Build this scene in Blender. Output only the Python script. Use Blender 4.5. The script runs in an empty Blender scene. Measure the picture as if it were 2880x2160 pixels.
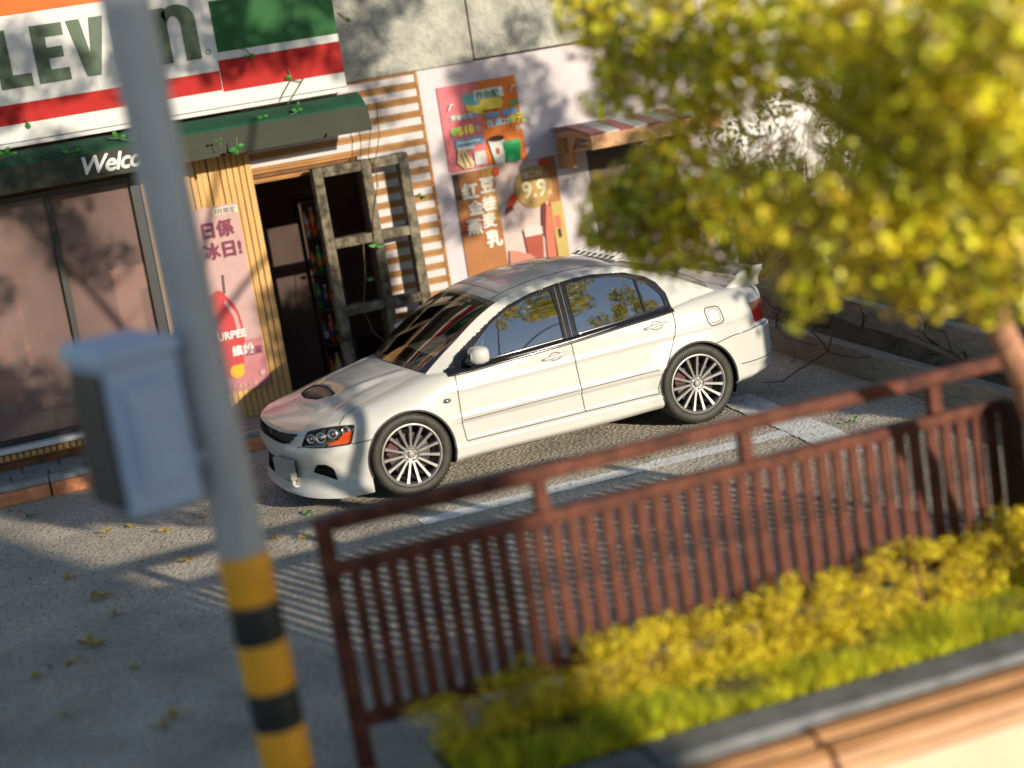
import bpy, math, random
import numpy as np
from mathutils import Vector, Matrix
random.seed(7); RNG = np.random.default_rng(7)
SC = bpy.context.scene
COL = SC.collection
R = math.radians
# ------------------------------------------------------------------ camera
CAM_POS = Vector((-3.1524, -14.5445, 3.7381))
YAW, PITCH, ROLL = 0.2948, 0.2080, -0.1586
_f = Vector((math.sin(YAW)*math.cos(PITCH), math.cos(YAW)*math.cos(PITCH), -math.sin(PITCH)))
_r = Vector((math.cos(YAW), -math.sin(YAW), 0)); _u = _r.cross(_f)
_r2 = _r*math.cos(ROLL) + _u*math.sin(ROLL); _u2 = _u*math.cos(ROLL) - _r*math.sin(ROLL)
cd = bpy.data.cameras.new('camera'); cam = bpy.data.objects.new('camera', cd); COL.objects.link(cam)
_m = Matrix((_r2, _u2, -_f)).transposed().to_4x4(); _m.translation = CAM_POS; cam.matrix_world = _m
cd.sensor_width = 36; cd.lens = 36*5000.375/2880; cd.clip_start = .1; cd.clip_end = 600
cd.dof.use_dof = True; cd.dof.focus_distance = 15.2; cd.dof.aperture_fstop = .0625/.13; cd.dof.aperture_blades = 0
SC.camera = cam
# ------------------------------------------------------------------ sky, sun, exposure
SUN_AZ, SUN_EL = 159.5, 14.2          # degrees clockwise from +Y, elevation
w = bpy.data.worlds.new('World'); SC.world = w; w.use_nodes = True
nt = w.node_tree; sky = nt.nodes.new('ShaderNodeTexSky'); sky.sky_type = 'NISHITA'; sky.sun_disc = False
sky.sun_elevation = R(SUN_EL); sky.sun_rotation = R(SUN_AZ); sky.air_density = 1.0; sky.dust_density = .3; sky.ozone_density = 1.5
nt.links.new(sky.outputs[0], nt.nodes['Background'].inputs[0]); nt.nodes['Background'].inputs[1].default_value = .108
sl = bpy.data.lights.new('sun', 'SUN'); sl.energy = 5.0; sl.angle = R(.6); sl.color = (1, .87, .68)
so = bpy.data.objects.new('sun', sl); COL.objects.link(so)
TOSUN = Vector((math.sin(R(SUN_AZ))*math.cos(R(SUN_EL)), math.cos(R(SUN_AZ))*math.cos(R(SUN_EL)), math.sin(R(SUN_EL))))
so.rotation_euler = TOSUN.to_track_quat('Z', 'Y').to_euler(); so.location = (6, -20, 12)
SC.view_settings.view_transform = 'Standard'; SC.view_settings.look = 'None'; SC.view_settings.gamma = 1
SC.view_settings.exposure = .36
SC.cycles.use_denoising = True; SC.cycles.max_bounces = 8; SC.cycles.transparent_max_bounces = 16
SC.cycles.caustics_reflective = False; SC.cycles.caustics_refractive = False; SC.cycles.sample_clamp_indirect = 4
# ------------------------------------------------------------------ materials
def _nodes(name):
    m = bpy.data.materials.new(name); m.use_nodes = True
    return m, m.node_tree.nodes, m.node_tree.links, m.node_tree.nodes['Principled BSDF']
def rgb(c): return (c[0], c[1], c[2], 1)
def mat(name, col, rough=.55, var=.12, vscale=6, detail=6, bump=0, bscale=60, col2=None, metallic=0, coat=0, spec=.5,
        stretch=(1,1,1), island=0, trans=0, thresh=None, speck=None):
    """principled surface: two-tone noise, fine relief, optional per-piece tint, optional dark specks"""
    m, N, L, B = _nodes(name)
    tc = N.new('ShaderNodeTexCoord'); mp = N.new('ShaderNodeMapping'); mp.inputs['Scale'].default_value = stretch
    L.new(tc.outputs['Object'], mp.inputs['Vector'])
    nz = N.new('ShaderNodeTexNoise'); nz.inputs['Scale'].default_value = vscale; nz.inputs['Detail'].default_value = detail
    nz.inputs['Roughness'].default_value = .62
    L.new(mp.outputs[0], nz.inputs['Vector'])
    rp = N.new('ShaderNodeValToRGB')
    lo, hi = (.36, .64) if thresh is None else thresh
    rp.color_ramp.elements[0].position = lo; rp.color_ramp.elements[1].position = hi
    c2 = col2 if col2 else [min(1, c*(1+var)) for c in col]
    rp.color_ramp.elements[0].color = rgb([c*(1-var) for c in col] if not col2 else col); rp.color_ramp.elements[1].color = rgb(c2)
    L.new(nz.outputs['Fac'], rp.inputs['Fac']); out = rp.outputs['Color']
    if speck:
        v = N.new('ShaderNodeTexNoise'); v.inputs['Scale'].default_value = speck[0]; v.inputs['Detail'].default_value = 3
        L.new(tc.outputs['Object'], v.inputs['Vector'])
        r2 = N.new('ShaderNodeValToRGB'); r2.color_ramp.elements[0].position = speck[1]; r2.color_ramp.elements[1].position = speck[1]+.08
        L.new(v.outputs['Fac'], r2.inputs['Fac']); mx = N.new('ShaderNodeMix'); mx.data_type = 'RGBA'
        L.new(r2.outputs['Color'], mx.inputs['Factor']); L.new(out, mx.inputs['A']); mx.inputs['B'].default_value = rgb(speck[2]); out = mx.outputs['Result']
    if island:
        g = N.new('ShaderNodeNewGeometry'); hs = N.new('ShaderNodeHueSaturation'); ma = N.new('ShaderNodeMapRange')
        ma.inputs['To Min'].default_value = 1-island; ma.inputs['To Max'].default_value = 1+island
        L.new(g.outputs['Random Per Island'], ma.inputs['Value']); L.new(ma.outputs[0], hs.inputs['Value'])
        mh = N.new('ShaderNodeMapRange'); mh.inputs['To Min'].default_value = .5-.05*island; mh.inputs['To Max'].default_value = .5+.05*island
        L.new(g.outputs['Random Per Island'], mh.inputs['Value']); L.new(mh.outputs[0], hs.inputs['Hue'])
        L.new(out, hs.inputs['Color']); out = hs.outputs['Color']
    L.new(out, B.inputs['Base Color'])
    B.inputs['Roughness'].default_value = rough; B.inputs['Metallic'].default_value = metallic
    B.inputs['Specular IOR Level'].default_value = spec; B.inputs['Coat Weight'].default_value = coat; B.inputs['Coat Roughness'].default_value = .04
    if bump:
        bn = N.new('ShaderNodeTexNoise'); bn.inputs['Scale'].default_value = bscale; bn.inputs['Detail'].default_value = 5
        L.new(mp.outputs[0], bn.inputs['Vector']); bp = N.new('ShaderNodeBump'); bp.inputs['Strength'].default_value = min(1, bump)
        bp.inputs['Distance'].default_value = .02*max(1, bump); L.new(bn.outputs['Fac'], bp.inputs['Height']); L.new(bp.outputs[0], B.inputs['Normal'])
    if trans:
        tr = N.new('ShaderNodeBsdfTranslucent'); L.new(out, tr.inputs['Color']); ms = N.new('ShaderNodeMixShader'); ms.inputs[0].default_value = trans
        L.new(B.outputs[0], ms.inputs[1]); L.new(tr.outputs[0], ms.inputs[2]); L.new(ms.outputs[0], N['Material Output'].inputs['Surface'])
    return m
def glass(name, tint, gloss_rough=.01, ior=1.5, spec_boost=0.0, film=None):
    m, N, L, B = _nodes(name); N.remove(B)
    t = N.new('ShaderNodeBsdfTransparent'); t.inputs[0].default_value = rgb(tint)
    g = N.new('ShaderNodeBsdfGlossy'); g.inputs['Roughness'].default_value = gloss_rough
    fr = N.new('ShaderNodeFresnel'); fr.inputs['IOR'].default_value = ior
    ad = N.new('ShaderNodeMath'); ad.operation = 'ADD'; ad.use_clamp = True; ad.inputs[1].default_value = spec_boost; L.new(fr.outputs[0], ad.inputs[0])
    ms = N.new('ShaderNodeMixShader'); L.new(ad.outputs[0], ms.inputs[0]); L.new(t.outputs[0], ms.inputs[1]); L.new(g.outputs[0], ms.inputs[2])
    if film:      # uneven translucent tinted film on the pane
        fac, c = film; df = N.new('ShaderNodeBsdfDiffuse'); tl = N.new('ShaderNodeBsdfTranslucent'); df.inputs[0].default_value = rgb(c); tl.inputs[0].default_value = rgb(c)
        tc = N.new('ShaderNodeTexCoord'); nz = N.new('ShaderNodeTexNoise'); nz.inputs['Scale'].default_value = 1.6; nz.inputs['Detail'].default_value = 8; L.new(tc.outputs['Object'], nz.inputs['Vector'])
        mr = N.new('ShaderNodeMapRange'); mr.inputs['From Min'].default_value = .3; mr.inputs['From Max'].default_value = .7; mr.inputs['To Min'].default_value = fac*.75; mr.inputs['To Max'].default_value = min(1, fac*1.25); L.new(nz.outputs['Fac'], mr.inputs['Value'])
        m1 = N.new('ShaderNodeMixShader'); m1.inputs[0].default_value = .35; L.new(df.outputs[0], m1.inputs[1]); L.new(tl.outputs[0], m1.inputs[2])
        m2 = N.new('ShaderNodeMixShader'); L.new(mr.outputs[0], m2.inputs[0]); L.new(t.outputs[0], m2.inputs[1]); L.new(m1.outputs[0], m2.inputs[2]); L.new(m2.outputs[0], ms.inputs[1])
    L.new(ms.outputs[0], N['Material Output'].inputs['Surface']); return m
# ------------------------------------------------------------------ mesh helpers
class MB:
    def __init__(s): s.v = []; s.f = []
    def add(s, V, F):
        o = len(s.v); s.v.extend([tuple(float(c) for c in p) for p in V]); s.f.extend([tuple(i+o for i in f) for f in F]); return s
    def box(s, a, b):
        (x0,y0,z0),(x1,y1,z1) = a, b
        return s.add([(x0,y0,z0),(x1,y0,z0),(x1,y1,z0),(x0,y1,z0),(x0,y0,z1),(x1,y0,z1),(x1,y1,z1),(x0,y1,z1)],
                     [(0,3,2,1),(4,5,6,7),(0,1,5,4),(1,2,6,5),(2,3,7,6),(3,0,4,7)])
    def prism(s, poly, axis, a, b):
        """extrude a 2-D polygon along axis 'x','y' or 'z' from a to b"""
        n = len(poly); mk = {'x':lambda p,t:(t,p[0],p[1]), 'y':lambda p,t:(p[0],t,p[1]), 'z':lambda p,t:(p[0],p[1],t)}[axis]
        V = [mk(p,a) for p in poly]+[mk(p,b) for p in poly]
        return s.add(V, [tuple(range(n))[::-1], tuple(range(n,2*n))]+[(i,(i+1)%n,n+(i+1)%n,n+i) for i in range(n)])
    def tube(s, pts, r, n=8, caps=True):
        pts = [Vector(p) for p in pts]; rs = r if hasattr(r,'__len__') else [r]*len(pts); V = []; F = []
        ref = Vector((.31,.2,.93))
        for i,p in enumerate(pts):
            d = (pts[min(i+1,len(pts)-1)]-pts[max(i-1,0)]).normalized(); a = d.cross(ref)
            if a.length < 1e-3: a = d.cross(Vector((1,0,0)))
            a.normalize(); b = d.cross(a)
            for k in range(n):
                t = 2*math.pi*k/n; V.append(p+(a*math.cos(t)+b*math.sin(t))*rs[i])
        for i in range(len(pts)-1):
            for k in range(n): F.append((i*n+k, i*n+(k+1)%n, (i+1)*n+(k+1)%n, (i+1)*n+k))
        if caps: F += [tuple(range(n))[::-1], tuple(range((len(pts)-1)*n, len(pts)*n))]
        return s.add(V, F)
    def lathe(s, prof, n=48, c=(0,0,0), axis='y', close=False):
        V = []; F = []
        for (r,h) in prof:
            for k in range(n):
                t = 2*math.pi*k/n
                if axis == 'y': V.append((c[0]+r*math.cos(t), c[1]+h, c[2]+r*math.sin(t)))
                else: V.append((c[0]+r*math.cos(t), c[1]+r*math.sin(t), c[2]+h))
        m = len(prof)
        for i in range(m-1 if not close else m):
            j = (i+1)%m
            for k in range(n): F.append((i*n+k, i*n+(k+1)%n, j*n+(k+1)%n, j*n+k))
        return s.add(V, F)
    def grid(s, G, mask=None, flip=False):
        """G: (m,n,3) array"""
        m, n = G.shape[:2]; F = []
        for i in range(m-1):
            for j in range(n-1):
                if mask is None or mask[i,j]:
                    f = (i*n+j, i*n+j+1, (i+1)*n+j+1, (i+1)*n+j); F.append(f[::-1] if flip else f)
        return s.add(G.reshape(-1,3), F)
    def build(s, name, m, parent=None, smooth=False, bevel=0, label=None):
        me = bpy.data.meshes.new(name); me.from_pydata(s.v, [], s.f); me.validate(); me.materials.append(m)
        o = bpy.data.objects.new(name, me); COL.objects.link(o); o.parent = parent
        # drop unused vertices of masked grids
        used = np.zeros(len(me.vertices), bool); li = np.zeros(len(me.loops), np.int32); me.loops.foreach_get('vertex_index', li); used[li] = True
        if not used.all():
            import bmesh
            bm = bmesh.new(); bm.from_mesh(me); bm.verts.ensure_lookup_table()
            bmesh.ops.delete(bm, geom=[v for v in bm.verts if not v.link_faces], context='VERTS'); bm.to_mesh(me); bm.free()
        if smooth: me.polygons.foreach_set('use_smooth', [True]*len(me.polygons))
        if bevel:
            bv = o.modifiers.new('bevel','BEVEL'); bv.width = bevel; bv.segments = 2; bv.limit_method = 'ANGLE'
        if label: o['label'] = label
        return o
def empty(name, loc=(0,0,0), rz=0):
    o = bpy.data.objects.new(name, None); COL.objects.link(o); o.location = loc; o.rotation_euler = (0,0,rz); o.empty_display_size = .1; return o
def tag(o, label, cat, group=None, kind=None):
    o['label'] = label; o['category'] = cat
    if group: o['group'] = group
    if kind: o['kind'] = kind
    return o
def box(name, a, b, m, parent=None, bevel=0): return MB().box(a, b).build(name, m, parent, bevel=bevel)
def shared(name, src, loc, parent=None, rot=None, scale=None):
    o = bpy.data.objects.new(name, src.data); COL.objects.link(o); o.location = loc; o.parent = parent
    if rot is not None: o.rotation_euler = rot
    if scale is not None: o.scale = scale
    return o
def text_mesh(name, body, size, m, parent, loc, rot=(R(90),0,0), bold=0.0, xscale=1.0, shear=0.0, extrude=.002, align='LEFT', spacing=1.0):
    c = bpy.data.curves.new(name, 'FONT'); c.body = body; c.size = size; c.extrude = extrude; c.shear = shear; c.align_x = align; c.space_character = spacing
    t = bpy.data.objects.new(name, c); COL.objects.link(t); dg = bpy.context.evaluated_depsgraph_get()
    me = bpy.data.meshes.new_from_object(t.evaluated_get(dg)); me.materials.clear(); me.materials.append(m)
    bpy.data.objects.remove(t); bpy.data.curves.remove(c)
    if bold:      # heavier strokes: a few slightly shifted copies, each a hair prouder than the last
        n = len(me.vertices); V = np.zeros(n*3, np.float32); me.vertices.foreach_get('co', V); V = V.reshape(-1,3); Fs = [tuple(p.vertices) for p in me.polygons]; AV = []; AF = []
        for k, (dx, dy) in enumerate(((0,0),(bold,0),(-bold,0),(0,bold),(0,-bold))): AV.append(V+np.array([dx,dy,.0002*k])); AF += [tuple(i+n*k for i in f) for f in Fs]
        me = bpy.data.meshes.new(name); me.from_pydata([tuple(map(float, v)) for v in np.concatenate(AV)], [], AF); me.materials.append(m)
    o = bpy.data.objects.new(name, me); COL.objects.link(o); o.parent = parent; o.location = loc; o.rotation_euler = rot; o.scale = (xscale,1,1); return o
M = {}
# ---- car body shape: half shell as a function of arc length a (0 = nose) and height z ----
def _cr(pts, n):
    P=np.array(pts,float); P=np.vstack([2*P[0]-P[1],P,2*P[-1]-P[-2]]); out=[]
    for i in range(1,len(P)-2):
        p0,p1,p2,p3=P[i-1],P[i],P[i+1],P[i+2]
        for t in np.linspace(0,1,n,endpoint=False):
            out.append(.5*((2*p1)+(-p0+p2)*t+(2*p0-5*p1+4*p2-p3)*t*t+(-p0+3*p1-3*p2+p3)*t**3))
    out.append(P[-2]); return np.array(out)
_OUT=_cr([(-.93,0),(-.925,-.2),(-.90,-.42),(-.83,-.62),(-.70,-.765),(-.50,-.845),(-.25,-.875),(0,-.885),(.5,-.880),(1.3,-.885),(2.1,-.885),
          (2.65,-.89),(2.95,-.88),(3.2,-.845),(3.38,-.75),(3.48,-.58),(3.53,-.3),(3.54,0)],40)
_SEG=np.r_[0,np.cumsum(np.linalg.norm(np.diff(_OUT,axis=0),axis=1))]
ALEN=_SEG[-1]
def out_xy(a): return np.interp(a,_SEG,_OUT[:,0]),np.interp(a,_SEG,_OUT[:,1])
def a_of_x(x):   # on the side
    i=np.argsort(_OUT[:,0]); return np.interp(x,_OUT[i,0],_SEG[i])
def out_n(a):
    e=.02; x0,y0=out_xy(np.clip(a-e,0,ALEN)); x1,y1=out_xy(np.clip(a+e,0,ALEN)); dx,dy=x1-x0,y1-y0
    l=np.hypot(dx,dy); nx,ny=dy/l,-dx/l   # outward: to the right of travel direction (front->rear along -y side)
    return nx,ny
_T=lambda d:(np.array(sorted(d)),np.array([d[k] for k in sorted(d)],float))
def sm(xq,d):  # smooth table lookup (monotone-ish: linear then smoothstep blend)
    X,Y=_T(d); xq=np.asarray(xq,float); i=np.clip(np.searchsorted(X,xq)-1,0,len(X)-2); h=X[i+1]-X[i]; t=np.clip((xq-X[i])/h,0,1)
    m=np.gradient(Y,X); m0,m1=m[i],m[i+1]
    return (2*t**3-3*t*t+1)*Y[i]+(t**3-2*t*t+t)*h*m0+(-2*t**3+3*t*t)*Y[i+1]+(t**3-t*t)*h*m1
TOPZ={-.94:.675,-.90:.685,-.80:.705,-.66:.725,-.5:.755,-.3:.81,0:.875,.28:.93,.5:.925,1.0:.945,1.53:.97,2.0:1.0,2.47:1.03,2.8:1.065,3.1:1.07,3.35:1.055,3.5:1.03,3.56:1.02}
INS={-.94:.03,-.85:.05,-.7:.075,-.5:.12,-.3:.17,0:.20,.25:.205,.45:.085,.6:.062,2.4:.062,2.6:.085,2.9:.15,3.2:.155,3.4:.11,3.5:.05,3.56:.03}
BOT={-.94:.17,-.8:.15,-.6:.13,-.3:.13,.3:.195,.5:.20,2.2:.215,2.9:.26,3.1:.275,3.4:.31,3.56:.31}
SHZ={-.94:.60,-.7:.62,-.4:.62,0:.68,.3:.74,.5:.76,2.3:.80,2.7:.76,3.0:.72,3.3:.80,3.56:.90}
def sstep(x,a,b): t=np.clip((x-a)/(b-a),0,1); return t*t*(3-2*t)
def shell(a,z):
    """near-side shell point (y<=0) for arc a and height z"""
    a=np.asarray(a,float); z=np.asarray(z,float)
    x,y=out_xy(a); nx,ny=out_n(a)
    zt=sm(x,TOPZ); ins=sm(x,INS); zb=sm(x,BOT); zs=sm(x,SHZ)
    tau=np.clip((z-zs)/(zt-zs),0,1)
    o=-ins*(1-np.sqrt(np.clip(1-tau**2.2,0,1)))
    o=o-.012*np.clip((z-.56)/.25,0,1)*sstep(x,.2,.6)*(1-sstep(x,2.6,3.0))
    # mid moulding ledge and upper crease on doors
    door=sstep(x,.30,.5)*(1-sstep(x,2.2,2.5))
    o=o-.018*door*sstep(z,.345,.375)*(1-sstep(z,.50,.525))
    ride=sstep(x,.35,.6)*(1-sstep(x,3.0,3.2)); o=o+.011*ride*np.exp(-((z-(.79+.018*(x-1)))/.02)**2)
    o=o+.009*door*np.exp(-((z-.56)/.015)**2)
    # rocker skirt: ledge above z=.34
    o=o+.016*door*(1-sstep(z,.325,.345))
    # bottom tuck
    tk=np.clip((zb+.05-z)/.05,0,1); o=o-.05*tk**2*(sstep(x,.1,.5))
    # front: lip pushes out low, face tucks between
    fr=1-sstep(x,-.55,-.25); o=o+.022*fr*(1-sstep(z,.17,.26))-.02*fr*np.exp(-((z-.34)/.10)**2)+.018*fr*np.exp(-((z-.50)/.06)**2)
    # rear bumper sticks out below z=.72
    rr=sstep(x,3.02,3.2); o=o+.035*rr*(1-sstep(z,.70,.735))-.01*rr*(1-sstep(z,.38,.42))
    # wheel blisters
    for wx in (0,2.625):
        d=np.hypot(x-wx,z-.347); o=o+.022*np.exp(-((d-.36)/.09)**2)*(z>.1)
    return np.stack([x+nx*o,y+ny*o,z],-1)
BELT={.28:.93,.5:.928,1.0:.945,1.53:.972,2.0:1.0,2.47:1.03,2.8:1.065,2.98:1.075}
ROOF={.28:.935,.42:1.045,.6:1.165,.8:1.285,1.0:1.375,1.18:1.425,1.35:1.452,1.66:1.475,1.94:1.468,2.2:1.425,2.4:1.36,2.6:1.275,2.8:1.175,2.98:1.08}
YB={.28:.69,.5:.775,.8:.812,1.5:.825,2.2:.815,2.5:.785,2.8:.735,2.98:.69}
def gh(x,z):
    """near-side greenhouse point"""
    x=np.asarray(x,float); z=np.asarray(z,float)
    h=np.clip(z-sm(x,BELT),0,None)
    y=-(sm(x,YB)-.40*h-.12*h*h)
    return np.stack([x,y,z],-1)
# ================================================================== THE CAR
M['paint'] = mat('white_car_paint', (.475,.48,.46), .32, .015, 3, coat=.6, spec=.5)
M['paint_trim'] = mat('black_glossy_trim', (.012,.011,.012), .18, .1, 20, coat=.6)
M['gap'] = mat('panel_gap_dark', (.10,.09,.08), .7, .1)
M['dark'] = mat('dark_plastic', (.010,.009,.009), .55, .2, 30)
M['tyre'] = mat('tyre_rubber', (.013,.012,.011), .6, .25, 9, bump=.2, bscale=90, col2=(.036,.035,.026))
M['alloy'] = mat('alloy_rim_metal', (.34,.335,.33), .36, .1, 12, metallic=.75)
M['alloy_dark'] = mat('dark_barrel_metal', (.08,.075,.08), .35, .2, 12, metallic=.8)
M['red_paint'] = mat('red_caliper_paint', (.07,.006,.006), .5, .1)
M['chrome'] = mat('chrome_reflector', (.75,.74,.72), .08, .05, metallic=1.0)
M['amber'] = mat('amber_lens', (.60,.08,.015), .15, .15, 30, coat=.5)
M['tail_red'] = mat('red_lamp_lens', (.42,.015,.015), .12, .15, 30, coat=.6)
M['lamp_bowl'] = mat('grey_lamp_bowl', (.20,.19,.18), .25, .2, 20, metallic=.8)
M['lens'] = glass('clear_lamp_lens', (.92,.9,.86), .03, 1.35)
M['car_glass'] = glass('car_window_glass', (.34,.36,.38), .012, 1.6, .45)
M['screen_glass'] = glass('windscreen_glass', (.45,.42,.39), .015, 1.5, .08)
M['seat'] = mat('dark_seat_cloth', (.035,.04,.055), .85, .2, 40)
M['plate'] = mat('blank_plate', (.27,.265,.255), .4, .06, 10)
M['vent'] = mat('brown_vent_mesh', (.30,.19,.11), .5, .25, 30)
M['grey_plastic'] = mat('grey_dash_plastic', (.06,.055,.05), .7, .2, 20)

def in_poly(px, pz, poly):
    c = np.zeros(px.shape, bool); n = len(poly)
    for i in range(n):
        x0,z0 = poly[i]; x1,z1 = poly[(i+1)%n]
        cond = ((z0 > pz) != (z1 > pz)); d = (z1-z0) if abs(z1-z0) > 1e-12 else 1e-12
        c ^= cond & (px < (x1-x0)*(pz-z0)/d+x0)
    return c
def snap(U, W, poly, tol, closed=True):
    best = np.full(U.shape, 1e9); bu = U.copy(); bw = W.copy(); n = len(poly)
    for i in range(n if closed else n-1):
        a = np.array(poly[i]); b = np.array(poly[(i+1)%n]); d = b-a; L = d@d
        if L < 1e-12: continue
        t = np.clip(((U-a[0])*d[0]+(W-a[1])*d[1])/L, 0, 1); qu = a[0]+t*d[0]; qw = a[1]+t*d[1]
        dd = np.hypot(U-qu, W-qw); k = dd < best; best = np.where(k, dd, best); bu = np.where(k, qu, bu); bw = np.where(k, qw, bw)
    k = best < tol
    return np.where(k, bu, U), np.where(k, bw, W)
def smooth_poly(pts, n=6, closed=True):
    P = [np.array(p, float) for p in pts]
    if closed: return [tuple(p) for p in _cr(P+[P[0]], n)[:-1]]
    return [tuple(p) for p in _cr(P, n)]
def round_poly(pts, r=.02, n=4):
    out = []; P = [np.array(p, float) for p in pts]; N = len(P)
    for i in range(N):
        a, b, c = P[i-1], P[i], P[(i+1)%N]; la = np.linalg.norm(a-b); lc = np.linalg.norm(c-b); q = min(r, la*.45, lc*.45)
        p0 = b+(a-b)/la*q; p2 = b+(c-b)/lc*q
        for t in np.linspace(0, 1, n+1): out.append(tuple((1-t)**2*p0+2*t*(1-t)*b+t*t*p2))
    return out
def shell_n(a, z):
    e = .004; p0 = shell(a-e, z); p1 = shell(a+e, z); q0 = shell(a, z-e); q1 = shell(a, z+e)
    n = np.cross(q1-q0, p1-p0); n /= np.linalg.norm(n, axis=-1, keepdims=True)+1e-9
    nx, ny = out_n(np.asarray(a, float)); s = np.sign(n[..., 0]*nx+n[..., 1]*ny); s = np.where(s == 0, 1, s)
    return n*s[..., None]
def resample(pts, step):
    P = np.array(pts, float); s = np.r_[0, np.cumsum(np.linalg.norm(np.diff(P, axis=0), axis=1))]; k = max(2, int(s[-1]/step)+1)
    q = np.linspace(0, s[-1], k); return np.stack([np.interp(q, s, P[:, i]) for i in range(P.shape[1])], -1)
def ribbon_on(pf, nf, pts, width, off, step=.012, closed=False):
    if closed: pts = list(pts)+[pts[0]]
    q = resample(pts, step); p = pf(q[:, 0], q[:, 1]); n = nf(q[:, 0], q[:, 1])
    t = np.gradient(p, axis=0); t /= np.linalg.norm(t, axis=1, keepdims=True)+1e-9; b = np.cross(t, n)
    return np.stack([p+b*width/2+n*(off-.001), p+n*off, p-b*width/2+n*(off-.001)], 1)
def gh_n(x, z):
    e = .006; n = np.cross(gh(x, z+e)-gh(x, z-e), gh(x+e, z)-gh(x-e, z)); n /= np.linalg.norm(n, axis=-1, keepdims=True)
    return n*np.where(n[..., 1] > 0, -1, 1)[..., None]
def mir(G, s): 
    if s > 0: return G
    H = np.array(G, float); H[..., 1] *= -1; return H
WR = .347; WB = 2.625; ARCH = .368
car = empty('parked_car'); 
_c0 = Vector((1.31,0,0)); CYAW = .0585
car.rotation_euler = (0,0,CYAW); car.location = _c0-Matrix.Rotation(CYAW,3,'Z')@_c0
tag(car, 'white four-door sports sedan with rear wing parked in front of the shop', 'car')
HEAD = round_poly([(.645,.572),(.72,.690),(.85,.707),(.97,.708),(1.125,.695),(1.068,.552),(.863,.556)], .018)
GRILLE = [(-.05,.660),(.31,.664),(.62,.672),(.60,.655),(.51,.593),(.42,.577),(.25,.570),(-.05,.572)]
INTAKE = [(-.05,.405),(.44,.405),(.50,.37),(.47,.255),(.40,.245),(-.05,.245)]
FOG = round_poly([(.70,.352),(.76,.418),(.838,.414),(.895,.37),(.915,.272),(.805,.322)], .012)
TAIL = round_poly([(a_of_x(3.235),.925),(a_of_x(3.235)+.42,.93),(a_of_x(3.235)+.42,.765),(a_of_x(3.235)+.03,.745)], .02)
XA = lambda x: float(a_of_x(x))
DF = [(XA(.48),.93),(XA(.47),.80),(XA(.462),.54),(XA(.48),.352)]
DB = [(XA(1.515),.975),(XA(1.525),.80),(XA(1.55),.352)]
DR = smooth_poly([(XA(2.485),1.035),(XA(2.485),.95),(XA(2.475),.86),(XA(2.40),.69),(XA(2.30),.52),(XA(2.245),.42),(XA(2.235),.352)], 5, False)
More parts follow.
